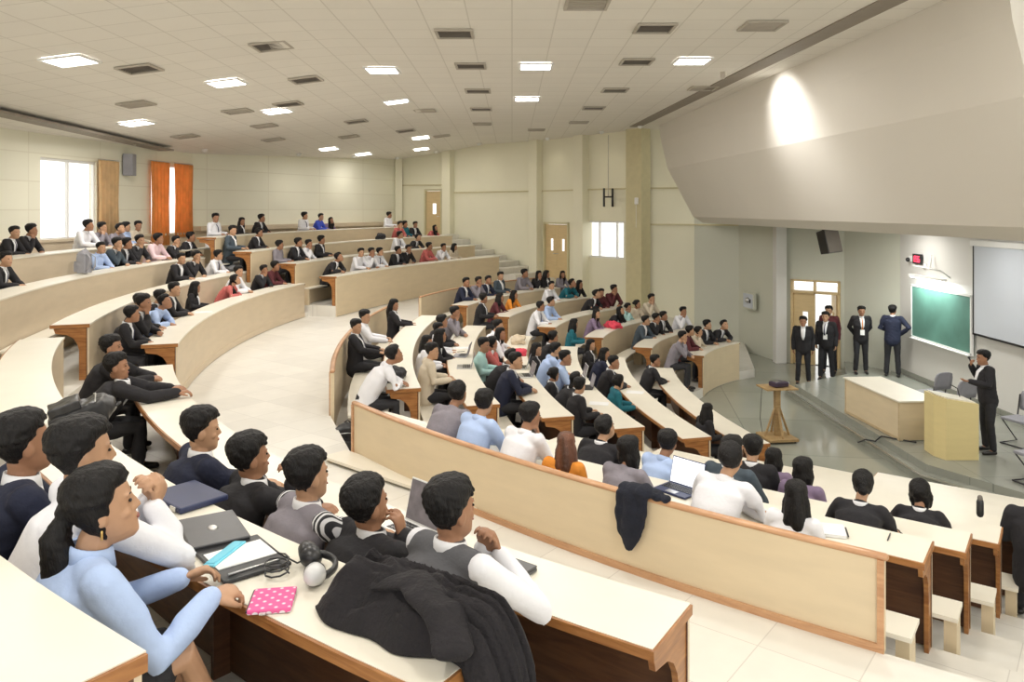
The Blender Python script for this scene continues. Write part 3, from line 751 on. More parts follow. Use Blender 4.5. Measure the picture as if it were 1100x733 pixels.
t = empty('lectern', (7.32, 13.06, 0.24), R(-4), 'plain pale plywood lectern standing in front of the speaker', 'lectern')
LB = MB()
pts = [(-.30, .28), (-.30, -.06), (-.20, -.28), (.34, -.24), (.34, .28)]
n = len(pts); top = lambda x, y: 1.02 - .10 * (x + .3) / .64
vs = [Vector((x, y, 0)) for x, y in pts] + [Vector((x, y, top(x, y))) for x, y in pts]
LB.add(vs, [tuple(range(n - 1, -1, -1)), tuple(range(n, 2 * n))] + [(i, (i + 1) % n, n + (i + 1) % n, n + i) for i in range(n)])
LB.build('lectern_body', 'lectern', t, bevel=.004)
vs = [Vector((x * .9, y * .85, top(x, y) + .002)) for x, y in pts] + [Vector((x * .9, y * .85, top(x, y) + .02)) for x, y in pts]
MB().add(vs, [tuple(range(n - 1, -1, -1)), tuple(range(n, 2 * n))] + [(i, (i + 1) % n, n + (i + 1) % n, n + i) for i in range(n)]).build('lectern_top', 'laminate', t)
MB().tube([(.2, .1, .96), (.16, .1, 1.1), (.05, .08, 1.16)], .008, 8).build('microphone_stem', 'black', t, True)

def side_chair(name, x, y, rz, m_seat, label, cant=False):
    t = empty(name, (x * 1.0275, y * 1.0275, .24), rz, label, 'chair')
    MB().box((0, 0, .45), (.44, .42, .05)).build('seat', m_seat, t, bevel=.015)
    b = MB(); rings = []
    for z, y_, w_ in ((.56, .215, .20), (.66, .225, .22), (.80, .245, .22), (.88, .26, .19), (.905, .265, .13)):
        rings.append([Vector((sx * w_, y_ + dy + .03 * (sx * sx), z)) for sx, dy in ((-1, 0), (-.5, 0), (0, 0), (.5, 0), (1, 0), (1, .03), (.5, .03), (0, .03), (-.5, .03), (-1, .03))])
    b.loft(rings); b.build('backrest', m_seat, t, True)
    if cant:
        for s in (-1, 1):
            MB().tube([(s * .2, .25, .82), (s * .21, .2, .46), (s * .21, -.18, .43), (s * .21, .18, .02), (s * .21, -.22, .02)], .014, 8).build('leg', 'black', t, True)
        MB().tube([(-.21, -.22, .02), (.21, -.22, .02)], .014, 8).build('foot_bar', 'black', t, True)
    else:
        for sx in (-1, 1):
            for sy in (-1, 1): MB().tube([(sx * .18, sy * .17, .43), (sx * .2, sy * .2, 0.01)], .012, 8).build('leg', 'black', t, True)
        for sx in (-1, 1): MB().tube([(sx * .16, .17, .42), (sx * .16, .24, .75)], .011, 8).build('back_post', 'black', t, True)
M['chair_grey'] = mat('grey_chair_fabric', (0.30, 0.30, 0.33), .8, .05)
side_chair('side_chair', 8.15, 15.2, R(200), 'chair_grey', 'grey chair behind the platform table, left of its twin')
side_chair('side_chair', 8.25, 14.55, R(195), 'chair_grey', 'grey chair right beside its twin, behind the lectern')
side_chair('cantilever_chair', 8.62, 13.25, R(-70), 'chair_grey', 'black-framed cantilever chair behind the standing speaker', True)
side_chair('cantilever_chair', 7.62, 11.35, R(-75), 'chair_grey', 'black-framed chair cut by the right edge of the view', True)

# chalkboard and things on the platform wall
t = empty('chalkboard', (9.70, 17.72, 1.9), 0, 'green chalkboard in a white frame on the platform wall', 'chalkboard')
MB().box((0, 0, 0), (.03, 2.4, 1.2)).build('board', 'board', t)
f = MB(); f.box((-.005, 0, .62), (.05, 2.52, .05)); f.box((-.005, 0, -.62), (.05, 2.52, .05)); f.box((-.005, 1.23, 0), (.05, .05, 1.26)); f.box((-.005, -1.23, 0), (.05, .05, 1.26)); f.build('frame', 'steel_white', t)
MB().box((-.05, 0, -.645), (.09, 2.4, .02)).build('chalk_tray', 'steel_white', t)
t = empty('board_lamp', (9.71, 18.0, 2.72), 0, 'white bracket lamp reaching over the chalkboard', 'lamp')
f = MB(); f.box((.055, .5, .28), (.04, .12, .12)); f.tube([(.06, .5, .28), (-.25, .45, .30), (-.27, -.75, .28), (-.05, -.75, .12)], .018, 8); f.tube([(0, .1, .55), (-.1, 0, .26)], .02, 8); f.build('bracket', 'steel_white', t, True)
f = MB(); f.box((-.22, -.1, .07), (.10, 1.5, .05)); f.build('lamp_housing', 'steel_white', t)
MB().tube([(-.22, -.8, .035), (-.22, .6, .035)], .016, 10).build('tube_lamp', 'tube', t, True)
bl = bpy.data.lights.new('board_glow', 'AREA'); bl.shape = 'RECTANGLE'; bl.size = 1.5; bl.size_y = .06; bl.energy = 26; bl.color = (.92, 1, .97)
lo = bpy.data.objects.new('board_glow', bl); COL.objects.link(lo); lo.parent = t; lo.location = (-.22, -.1, .01); lo.rotation_euler = (0, R(-25), R(90))
lo.rotation_euler = Matrix.Rotation(R(90), 3, 'Z').to_euler()
# led clock
t = empty('wall_clock', (9.72, 18.75, 3.16), 0, 'small black digital wall clock with glowing red digits', 'clock')
MB().box((0, 0, 0), (.06, .36, .24)).build('clock_case', 'black', t, bevel=.008)
def digit(mb, ch, y0, z0, h):
    w = h * .52; th = h * .13
    S7 = {'0': 'abcdef', '1': 'bc', '2': 'abged', '3': 'abgcd', '4': 'fgbc', '5': 'afgcd', '8': 'abcdefg'}[ch]
    P = {'a': (0, h / 2, w, th), 'd': (0, -h / 2, w, th), 'g': (0, 0, w, th), 'b': (-w / 2, h / 4, th, h / 2), 'c': (-w / 2, -h / 4, th, h / 2), 'f': (w / 2, h / 4, th, h / 2), 'e': (w / 2, -h / 4, th, h / 2)}
    for s in S7:
        dy, dz, ww, hh = P[s]; mb.box((-.033, y0 + dy, z0 + dz), (.006, ww, hh))
mb = MB()
for ch, y in (('1', .12), ('2', .045), ('3', -.045), ('5', -.12)): digit(mb, ch, y, 0, .13)
mb.box((-.033, 0, .03), (.006, .014, .014)); mb.box((-.033, 0, -.03), (.006, .014, .014))
mb.build('digits', 'led', t)
t = empty('dome_camera', (9.756, 19.15, 3.14), 0, 'small white wall camera left of the digital clock', 'camera')
MB().box((0, 0, 0), (.05, .12, .14)).build('bracket', 'steel_white', t, bevel=.01); MB().ball((-.06, 0, -.02), .055, 12, 8).build('lens', 'black', t, True)
# projection screen
t = empty('projection_screen', (9.66, 13.7, 2.68), 0, 'large pulled-down projection screen at the right edge', 'screen')
MB().box((0, 0, 0), (.012, 5.3, 1.84)).build('screen_cloth', 'screen', t)
f = MB(); f.box((-.003, 0, -.93), (.03, 5.36, .04)); f.box((-.003, 2.66, 0), (.022, .035, 1.9)); f.build('screen_border', 'black', t)
MB().box((0, 0, .97), (.12, 5.4, .12)).build('screen_case', 'steel_white', t, bevel=.01)
# loudspeaker
t = empty('loudspeaker', (8.22, 20.0, 3.55), R(205), 'black loudspeaker hanging tilted under the bulkhead', 'loudspeaker')
t.rotation_euler = (R(-12), R(-4), R(30))
vs = [(-.27, 0, -.31), (.27, 0, -.31), (.19, .32, -.29), (-.19, .32, -.29), (-.27, 0, .31), (.27, 0, .31), (.19, .32, .29), (-.19, .32, .29)]
MB().add([Vector(v) for v in vs], [(0, 3, 2, 1), (4, 5, 6, 7), (0, 1, 5, 4), (1, 2, 6, 5), (2, 3, 7, 6), (3, 0, 4, 7)]).build('cabinet', 'black', t, bevel=.01)
MB().box((0, -.008, 0), (.50, .016, .58)).build('grille', 'vent', t)
MB().box((0, .15, .36), (.06, .2, .12)).build('bracket', 'black', t)
# electrical box
t = empty('electrical_cabinet', (7.2, 23.55, 1.6), R(-77), 'grey wall box with a round meter left of the white pillar', 'electrical box')
t.rotation_euler = (0, 0, R(-77))
MB().box((0, -.05, 0), (.62, .10, .50)).build('box', 'wall_grey', t, bevel=.01)
MB().box((0, -.105, 0), (.54, .012, .42)).build('box_door', 'screen', t, bevel=.004)
MB().tube([(.02, -.10, .02), (.02, -.13, .02)], .085, 16).build('meter', 'metal', t, True); MB().box((.14, -.115, 0), (.05, .02, .12)).build('switch', 'black', t)
# projector on wooden stand
t = empty('projector_stand', (5.0, 14.75, 0), R(8), 'wooden pedestal stand with splayed braces on the hall floor', 'stand')
f = MB(); f.box((0, 0, .06), (.58, .58, .05)); f.build('base', 'oak', t, bevel=.006)
for sx in (-1, 1):
    for sy in (-1, 1): MB().ball((sx * .24, sy * .24, .022), .022, 8, 6).build('caster', 'black', t, True)
MB().box((0, 0, .53), (.10, .10, .90)).build('post', 'oak', t, bevel=.006)
for k in range(4):
    a = k * math.pi / 2; c, s = math.cos(a), math.sin(a)
    MB().tube([(.24 * c, .24 * s, .085), (.055 * c, .055 * s, .58)], .024, 4).build('brace', 'oak', t)
MB().box((0, 0, .995), (.62, .46, .03)).build('shelf', 'oak', t, bevel=.005)
MB().tube([(-.28, .05, .98), (-.30, .08, .4), (-.2, .2, .10)], .006, 6).build('cable', 'black', t, True)
t = empty('projector', (5.02, 14.72, 1.01), R(20), 'small dark purple-black projector on the wooden stand', 'projector')
M['purple_black'] = mat('purple_black_plastic', (0.045, 0.03, 0.06), .3, .1)
MB().box((0, 0, .055), (.30, .22, .09)).build('projector_body', 'purple_black', t, bevel=.02)
MB().tube([(.155, -.03, .06), (.185, -.03, .06)], .035, 14).build('lens', 'metal', t, True); MB().box((-.05, 0, .103), (.12, .10, .008)).build('control_panel', 'metal', t)
# cable crossing the platform edge
tag(MB().tube([(6.42, 14.5, .03), (6.47, 14.3, .14), (6.6, 14.2, .14), (6.66, 14.1, .26), (6.9, 13.9, .255), (7.1, 13.75, .255)], .014, 8).build('floor_cable', 'black', None, True), 'black cable lying over the platform edge below the table', 'cable')
# fixture by the left wall
t = empty('wall_speaker', (-9.75, 20.2, 5.5), R(-80), 'grey box loudspeaker high on the wall between the windows', 'loudspeaker')
MB().box((0, -.12, 0), (.32, .24, .56)).build('cabinet', 'chair_grey', t, bevel=.01); MB().box((0, -.245, 0), (.26, .012, .48)).build('grille', 'vent', t); MB().tube([(0, -.25, .12), (0, -.27, .12)], .07, 14).build('horn', 'black', t, True)
# black bracket hanging by the side wall
t = empty('hanging_bracket', (3.25, 26.4, 4.75), R(38), 'black H-shaped bracket hanging before the side wall', 'bracket')
f = MB(); f.box((-.2, 0, 0), (.05, .05, .62)); f.box((.2, 0, 0), (.05, .05, .62)); f.box((0, 0, .02), (.4, .05, .05)); f.build('frame', 'black', t)
MB().tube([(0, 0, .04), (0, 0, 2.1)], .012, 8).build('hanging_rod', 'vent_pale', t, True)
t = empty('wall_sensor', (4.0, 25.15, 4.62), R(-45), 'small white round sensor on the broad pier', 'sensor')
MB().box((0, 0, 0), (.14, .05, .22)).build('housing', 'steel_white', t, bevel=.02); MB().tube([(0, -.02, -.1), (0, -.02, -.85)], .008, 6).build('conduit', 'steel_white', t)

# ------------------------------------------------------------------ laptops, papers, bags
def laptop(x, y, z, rz, label, body='metal', opening=100, scale=1.0, screen='screen_dim', group='laptops on the desks', keys=True):
    t = empty('laptop', (x, y, z), rz, label, 'laptop', group, scale)
    MB().box((0, 0, .009), (.33, .23, .016)).build('base', body, t, bevel=.004)
    if opening > 0:
        kb = MB()
        for r_ in range(5):
            for c_ in range(12): kb.box((-.135 + c_ * .0245, .085 - r_ * .024, .0185), (.019, .018, .003))
        if keys: kb.build('keyboard', 'black', t)
        MB().box((0, -.07, .0178), (.10, .06, .0015)).build('trackpad', 'metal', t)
        m = Matrix.Translation((0, .115, .015)) @ Matrix.Rotation(R(opening - 90), 4, 'X') 
        # lid stands up from the hinge at the far edge, leaning back
        lid = MB().box((0, .004, .112), (.33, .007, .225)).xf(Matrix.Translation((0, .115, .012)) @ Matrix.Rotation(-R(opening - 90), 4, 'X')).build('lid', body, t, bevel=.003)
        MB().box((0, -.0006, .114), (.315, .0022, .205)).xf(Matrix.Translation((0, .115, .012)) @ Matrix.Rotation(-R(opening - 90), 4, 'X')).build('display', screen, lid)
    else:
        MB().box((0, 0, .023), (.33, .23, .010)).build('lid', 'dark_lid', t, bevel=.004)
    return t
M['screen_dim'] = mat('laptop_display', (0.20, 0.18, 0.19), .25, .25, 14, emit=0.12)
M['screen_lit'] = mat('white_laptop_display', (0.85, 0.88, 0.95), .4, .02, 3, emit=0.75)
M['dark_lid'] = mat('dark_grey_lid', (0.075, 0.075, 0.08), .35, .06, 20)
M['navy_plastic'] = mat('navy_plastic', (0.02, 0.03, 0.09), .4, .1)
def on_row(key, a, off): p = rp(ROWS[key], a, off); return p[0], p[1], ROWS[key][5] + .001
def face(key, a): # rotation so that local +Y points to the platform
    return R(a) - math.pi / 2
for key, a, off, label, body, scr in (('ML2', 6.6, .17, 'open silver laptop on the second-rearmost curved desk, middle block', 'metal', 'screen_dim'),
        ('ML2', 3.6, .2, 'open grey laptop beside the woman in black, middle block', 'chair_grey', 'screen_dim'),
        ('ML3', 6.0, .17, 'open laptop before the large man in navy, its lid towards the platform', 'metal', 'screen_dim'),
        ('ML3', 3.8, .17, 'open laptop beside the red cloth, middle block', 'metal', 'screen_dim'),
        ('ML4', 3.4, .16, 'open laptop with pale lid in front of the light blue shirts', 'steel_white', 'screen_dim'),
        ('ML4', 6.2, .18, 'dark laptop under the hands of the man in light blue', 'black', 'screen_dim'),
        ('NL1', 52.40, .18, 'open laptop with glowing white screen next to the bob-haired woman', 'navy_plastic', 'screen_lit')):
    x, y, z = on_row(key, a, off); laptop(x, y, z, face(key, a) + R(rnd.uniform(-12, 12)), label, body, 105, 1.0, scr)
def sheet(x, y, z, rz, label, m='paper', d=(.21, .297, .003), name='paper_sheet', cat='paper', group='papers on the desks'):
    o = MB().box((0, 0, d[2] / 2), d).build(name, m); o.location = (x, y, z); o.rotation_euler = (0, 0, rz); tag(o, label, cat, group); return o
for key, a, off, label in (('ML2', 1.2, .2, 'white sheet beside the pen near the far end of the laptop desk'), ('ML3', -.5, .22, 'white sheet near the far end of the third curved desk'), ('NL1', 52.75, .15, 'sheet under the arm of the man in white by the partition'),
        ('ML4', 9.8, .2, 'loose sheet on the near part of the third desk'), ('ML5', 4.5, .2, 'sheet by the man in black leaning on his arms'), ('MU2', -1.8, .2, 'paper before the pair in black, upper middle block'), ('MU1', 7.0, .22, 'sheet on the front desk of the upper middle block'),
        ('FU1', -23, .2, 'paper before the men in white, upper far block'), ('NL2', 51.0, .25, 'white sheet on the second-rearmost desk of the lower near block')):
    x, y, z = on_row(key, a, off); sheet(x, y, z, face(key, a) + R(rnd.uniform(-25, 25)), label)
x, y, z = on_row('NL1', 53.62, .26); t = empty('notebook', (x, y, z), face('NL1', 53.6) + R(20), 'closed white notebook beside the long-haired woman', 'notebook')
MB().box((0, 0, .012), (.15, .21, .02)).build('pages', 'paper', t); MB().box((0, 0, .023), (.155, .215, .003)).build('cover', 'collar', t); MB().tube([(.09, -.08, .012), (.09, .08, .012)], .006, 6).build('pen', 'black', t, True)
x, y, z = on_row('NL2', 53.05 + 1.0, .1); t = empty('flask', (4.22, 7.05, 1.582), 0, 'small dark steel flask alone on a lower near desk', 'flask')
MB().tube([(0, 0, .02), (0, 0, .13)], .03, 14).build('flask_body', 'black', t, True); MB().tube([(0, 0, .15), (0, 0, .17)], .022, 12).build('cap', 'vent', t, True)
def pen(x, y, z, rz, label):
    o = MB().tube([(-.07, 0, .005), (.07, 0, .005)], .005, 6).build('pen', 'black', None, True); o.location = (x, y, z); o.rotation_euler = (0, 0, rz); tag(o, label, 'pen')
pen(*on_row('NL1', 53.95, .12), 1.0, 'thin pen near the aisle end of the rearmost lower near desk')
pen(*on_row('ML2', 2.4, .2), .5, 'dark pen on the desk beside the folded hands, middle block')
M['red_cloth'] = mat('coral_red_cloth', (0.70, 0.06, 0.10), .8, .15, 10, bump=.4)
def heap(name, x, y, z, d, m, label, cat, seed=0, rz=0.0, vox=.012):
    """soft crumpled thing: a squashed ball with folds"""
    mb = MB(); mb.ball((0, 0, d[2] * .5), (d[0] / 2, d[1] / 2, d[2] * .5), 20, 10)
    mb.box((0, 0, d[2] * .2), (d[0] * .9, d[1] * .85, d[2] * .36))
    me = remesh(mb, name, vox, 4, min(d) * .18, 7)
    me.materials.append(M[m] if isinstance(m, str) else m)
    o = link(name, me, None); o.location = (x, y, z); o.rotation_euler = (0, 0, rz); tag(o, label, cat); return o
x, y, z = on_row('ML3', -.2, .15); heap('folded_cloth', x, y, z, (.34, .42, .12), 'red_cloth', 'bright red cloth bundle on the third curved desk', 'cloth')
x, y, z = on_row('FL4', -28, .15); heap('cloth_bag', x, y, z, (.30, .52, .17), 'red_cloth', 'flat red bag beside the woman in black, lower far block', 'bag', rz=.5)
x, y, z = on_row('ML3', -4.5, .2); heap('pale_bag', x, y, z, (.30, .6, .16), 'panel_pale', 'pale cloth bag on the far end of the third curved desk', 'bag')
x, y, z = on_row('ML1', 11.5, .3); heap('dark_bag', x, y, z, (.32, .6, .16), 'denim', 'dark bag beside the bowed man in white, middle block', 'bag')
x, y, z = on_row('FU3', -23, .2); heap('dark_bag', x, y, z, (.3, .55, .2), 'denim', 'small dark bag on the third desk of the upper far block', 'bag')
def backpack(x, y, z, rz, label, m='black', s=1.0, lean=0.0):
    t = empty('backpack', (x, y, z), rz, label, 'backpack', None, s); t.rotation_euler = (lean, 0, rz)
    mb = MB(); mb.box((0, 0, .20), (.30, .16, .36)); mb.ball((0, 0, .36), (.15, .085, .09), 16, 8)
    me = remesh(mb, 'pack_body', .012, 8, .012, 9); me.materials.append(M[m]); link('pack_body', me, None, t)
    mb = MB(); mb.box((0, -.10, .14), (.24, .07, .20)); me = remesh(mb, 'front_pocket', .01, 6, .006, 9); me.materials.append(M[m]); link('front_pocket', me, None, t)
    for sx in (-1, 1): MB().tube([(sx * .08, .08, .36), (sx * .10, .15, .30), (sx * .11, .14, .12), (sx * .12, .08, .05)], .012, 8, flat=(2, .5)).build('strap', m, t, True)
    MB().tube([(-.04, .02, .44), (0, .02, .47), (.04, .02, .44)], .009, 8).build('handle', m, t, True)
    MB().tube([(-.13, -.085, .33), (0, -.11, .345), (.13, -.085, .33)], .005, 6).build('zip', 'metal', t, True)
x, y, z = on_row('MU3', 6.2, .25); backpack(x, y, z, face('MU3', 6), 'dark blue-grey backpack alone on the third upper middle desk', 'chair_grey')
backpack(*rp(ROWS['ML1'], 14.3, .95), 1.245, R(10), 'black backpack behind the bowed man in white by the partition', 'black')

# ------------------------------------------------------------------ people
# head profile: height above the chin, half width, front, back (metres, head centre = 0.115 above the chin)
HP = [(-.002, .018, .070, -.012), (.010, .034, .084, .004), (.032, .050, .090, .020), (.062, .061, .089, .048), (.095, .070, .088, .074), (.122, .073, .090, .088),
      (.150, .075, .091, .096), (.180, .071, .085, .094), (.205, .060, .068, .080), (.222, .042, .044, .056), (.232, .016, .012, .024)]
def hp(t):
    t = max(HP[0][0], min(HP[-1][0], t))
    for a, b in zip(HP[:-1], HP[1:]):
        if a[0] <= t <= b[0]:
            u = (t - a[0]) / (b[0] - a[0]); return tuple(a[i] + (b[i] - a[i]) * u for i in range(4))
    return HP[-1]
def head_mb(fine):
    mb = MB(); n = 20 if fine else 14; rings = []
    for (t, w, f, b) in HP:
        rings.append([Vector((w * math.sin(6.2832 * k / n), (f if math.cos(6.2832 * k / n) > 0 else b) * math.cos(6.2832 * k / n), t - .115)) for k in range(n)])
    mb.loft(rings)
    mb.tube([(0, .084, .022), (0, .094, -.006), (0, .101, -.020), (0, .088, -.028)], [.007, .010, .012, .008], 8)      # nose
    for s in (-1, 1):
        mb.ball((s * .011, .090, -.025), .0085, 8, 5)
        mb.ball((s * .076, -.006, -.005), (.010, .020, .032), 10, 6)                                                  # ears
        mb.ball((s * .030, .079, .031), (.022, .010, .007), 10, 5)                                                    # brows
        mb.ball((s * .040, .056, -.024), (.018, .024, .018), 10, 5)                                                   # cheeks
    mb.ball((0, .086, -.052), (.022, .009, .007), 10, 5); mb.ball((0, .085, -.061), (.019, .009, .006), 10, 5)
    mb.ball((0, .070, -.094), (.024, .020, .016), 10, 5)
    return mb
def hair_mb(kind, seed=1, fine=False):
    rr = random.Random(seed); mb = MB(); n = 36 if fine else 22; m = 20 if fine else 12
    thick = {'S': .019, 'H': .024}.get(kind, .016)
    rings = []
    for i in range(m + 1):
        t = .0 + .262 * i / m; ring = []
        for k in range(n):
            th = 6.2832 * k / n; c = math.cos(th); s = math.sin(th)
            if kind == 'S': tm = .182 - .012 * noise.noise(Vector((s * 4 + seed, 0, 0))) if c > .55 else .182 - (.55 - c) * .13 if c > -.1 else .097 - (-.1 - c) * .07
            elif kind in 'LPRB': tm = .18 if c > .6 else .18 - (.6 - c) * .20 if c > -.2 else .0
            else: tm = .165 if c > .6 else .165 - (.6 - c) * .3 if c > .1 else -.05
            w, f, b = hp(min(t * .93, .230))[1:]
            base = Vector((w * s, (f if c > 0 else b) * c, 0))
            u = max(0.0, min(1.0, (t - tm) / .016 + .5)); tk = thick * (.12 + .88 * max(0.0, min(1.0, (t - tm) / .06)))
            nz = (noise.noise(Vector((s * 3.1 + seed, c * 3.1, t * 22))) * .008 + noise.noise(Vector((s * 7 + seed, c * 7, t * 60))) * .005) * max(0, min(1, (t - tm) / .04)) if kind == 'S' else noise.noise(Vector((s * 3.1 + seed, c * 3.1, t * 22))) * .003
            out = 1 + (tk + nz + (.006 if t > .15 else 0)) / max(.02, base.length) if base.length > .004 else 1
            q = base * (out * u + .80 * (1 - u)); q.z = (t * (1.0 + .055 * u)) - .115
            if i == m: q = Vector((q.x * .35, q.y * .35, .148)) if True else q
            ring.append(q)
        rings.append(ring)
    mb.loft(rings)
    if kind in 'LR':
        for x, y, z1, r in ((0, -.085, -.36, .055), (-.055, -.055, -.33, .042), (.055, -.055, -.33, .042), (-.078, -.005, -.20, .024), (.078, -.005, -.20, .024)):
            mb.tube([(x * .7, y * .8, .08), (x * 1.1, y * 1.1, -.03), (x * 1.25, y * 1.25 - .01, -.16), (x * 1.1, y * 1.2 - .01, z1)], [r * .9, r * 1.1, r * 1.15, r * .55], 10)
    if kind == 'H':
        for x, y in ((0, -.08), (-.06, -.05), (.06, -.05), (-.08, 0), (.08, 0), (-.072, .03), (.072, .03)):
            mb.tube([(x * .8, y, .06), (x * 1.1, y * 1.1, -.04), (x * .95, y * 1.0, -.125)], [.03, .036, .026], 10)
    if kind == 'P':
        mb.ball((0, -.105, .03), .03, 10, 6); mb.tube([(0, -.10, .02), (0, -.145, -.04), (0, -.155, -.16), (0, -.135, -.28), (0, -.12, -.38)], [.024, .046, .058, .052, .020], 12)
    if kind == 'B':
        mb.ball((0, -.115, .045), (.045, .04, .045), 14, 8)
    if fine and kind == 'S':
        for k in range(46):
            th = rr.uniform(0, 6.28); ph = rr.uniform(.35, 1.5); w, f, b = .086, .10, .108
            d = Vector((math.sin(th) * math.cos(ph) * w, math.cos(th) * math.cos(ph) * (f if math.cos(th) > 0 else b), .04 + math.sin(ph) * .100))
            mb.ball(d, (.016, .016, .012), 8, 5)
    return mb
def hand_mb(mb, wrist, d, nrm, side, curl=.5, s=1.0, fine=False):
    """palm with five fingers; d: pointing direction, nrm: back of the hand direction, side: +1 if the thumb leaves towards (nrm x d)"""
    wrist = Vector(wrist); d = Vector(d).normalized(); nrm = (Vector(nrm) - d * Vector(nrm).dot(d)).normalized(); sd = nrm.cross(d) * side
    F = lambda a, b, c: wrist + (d * a + sd * b + nrm * c) * s
    mb.tube([F(-.015, 0, 0), F(.02, 0, 0), F(.055, .002, 0), F(.085, .004, 0)], [.024 * s, .032 * s, .040 * s, .036 * s], 10, flat=(1, .42), up=nrm)
    for j, (b, L) in enumerate(((.030, .070), (.010, .080), (-.010, .074), (-.029, .058))):
        sp = b * .25
        p0 = Vector((.080 - abs(j - 1.2) * .004, b, 0)); pts = [F(*p0)]; a = .15 + curl * .5; q = p0.copy()
        for k, fr in enumerate((.45, .32, .23)):
            q = q + Vector((math.cos(a) * L * fr, sp * fr, -math.sin(a) * L * fr)); pts.append(F(*q)); a += curl * 1.1
        mb.tube(pts, [.0098 * s, .0092 * s, .0085 * s, .0072 * s], 8)
    pts = [F(.018, .026, -.004), F(.045, .048, -.012), F(.068, .056, -.022), F(.088, .052, -.032)]
    mb.tube(pts, [.015 * s, .0125 * s, .0105 * s, .008 * s], 8)
    return mb

class Pose:
    """joints in metres, +Y is where the body faces, the floor is z = 0 under the pelvis"""
    def __init__(s, pelvis=(0, 0, .54), lean=.10, drop=0.0, sh=.175, head=None, yaw=0.0, pitch=0.0, roll=0.0, arms=None, hands=None, curl=.5, legs=None, k=1.0, up=0.0, side=0.0, stand=False):
        P = Vector(pelvis); s.P = P; L = lean
        torso = .54 + up
        s.shz = torso * .90 - drop
        s.neck = P + Vector((side, .045 + L, torso - drop)); s.sh = [s.neck + Vector((sg * sh, -.008, -.045)) for sg in (-1, 1)]
        s.belly = P.lerp(s.neck, .30) + Vector((0, .012 - L * .12, 0)); s.chest = P.lerp(s.neck, .58) + Vector((0, .018 - L * .12, 0)); s.up_ = P.lerp(s.neck, .80) + Vector((0, .0 - L * .06, 0))
        s.head = Vector(head) if head is not None else s.neck + Vector((0, .035 + L * .25, .122))
        s.rot = Matrix.Rotation(yaw, 3, 'Z') @ Matrix.Rotation(-pitch, 3, 'X') @ Matrix.Rotation(roll, 3, 'Y')
        s.arms = arms; s.hands = hands; s.curl = curl
        s.legs = legs or [[P + Vector((sg * .09, .02, 0)), P + Vector((sg * .11, .40, .0)), P + Vector((sg * .12, .38, -P.z + .10))] for sg in (-1, 1)]
        s.shw = sh
def cloth_torso(mb, J, g=0.0, hem=.02):
    P = J.P; up = Vector((0, 1, 0)); k = J.shw / .175
    mb.tube([P + Vector((0, 0, hem - .04)), J.belly, J.chest, J.up_, J.neck + Vector((0, -.010, -.055)), J.neck + Vector((0, -.005, -.018))],
            [.160 * k + g, .150 * k + g, .172 * k + g, .178 * k + g, .105 * k + g * .6, .060 + g * .3], 22, flat=[(1, .78), (1, .76), (1, .72), (1, .56), (1, .66), (1, .95)], up=up)
    mb.tube([J.sh[0] + Vector((.01, 0, -.006)), J.sh[0].lerp(J.sh[1], .3) + Vector((0, -.006, -.006)), J.sh[0].lerp(J.sh[1], .7) + Vector((0, -.006, -.006)), J.sh[1] + Vector((-.01, 0, -.006))], [.044 + g * .8, .050 + g * .8, .050 + g * .8, .044 + g * .8], 14)
def cloth_sleeve(mb, J, i, g=0.0, short=False, cuff=1.0):
    sh, el, wr = J.sh[i], Vector(J.arms[i][0]), Vector(J.arms[i][1])
    if short: mb.tube([sh, sh.lerp(el, .62)], [.058 + g, .058 + g], 12)
    else: mb.tube([sh, sh.lerp(el, .5), el, el.lerp(wr, .5), el.lerp(wr, cuff - .03)], [.055 + g, .051 + g, .047 + g, .042 + g, .034 + g], 12)
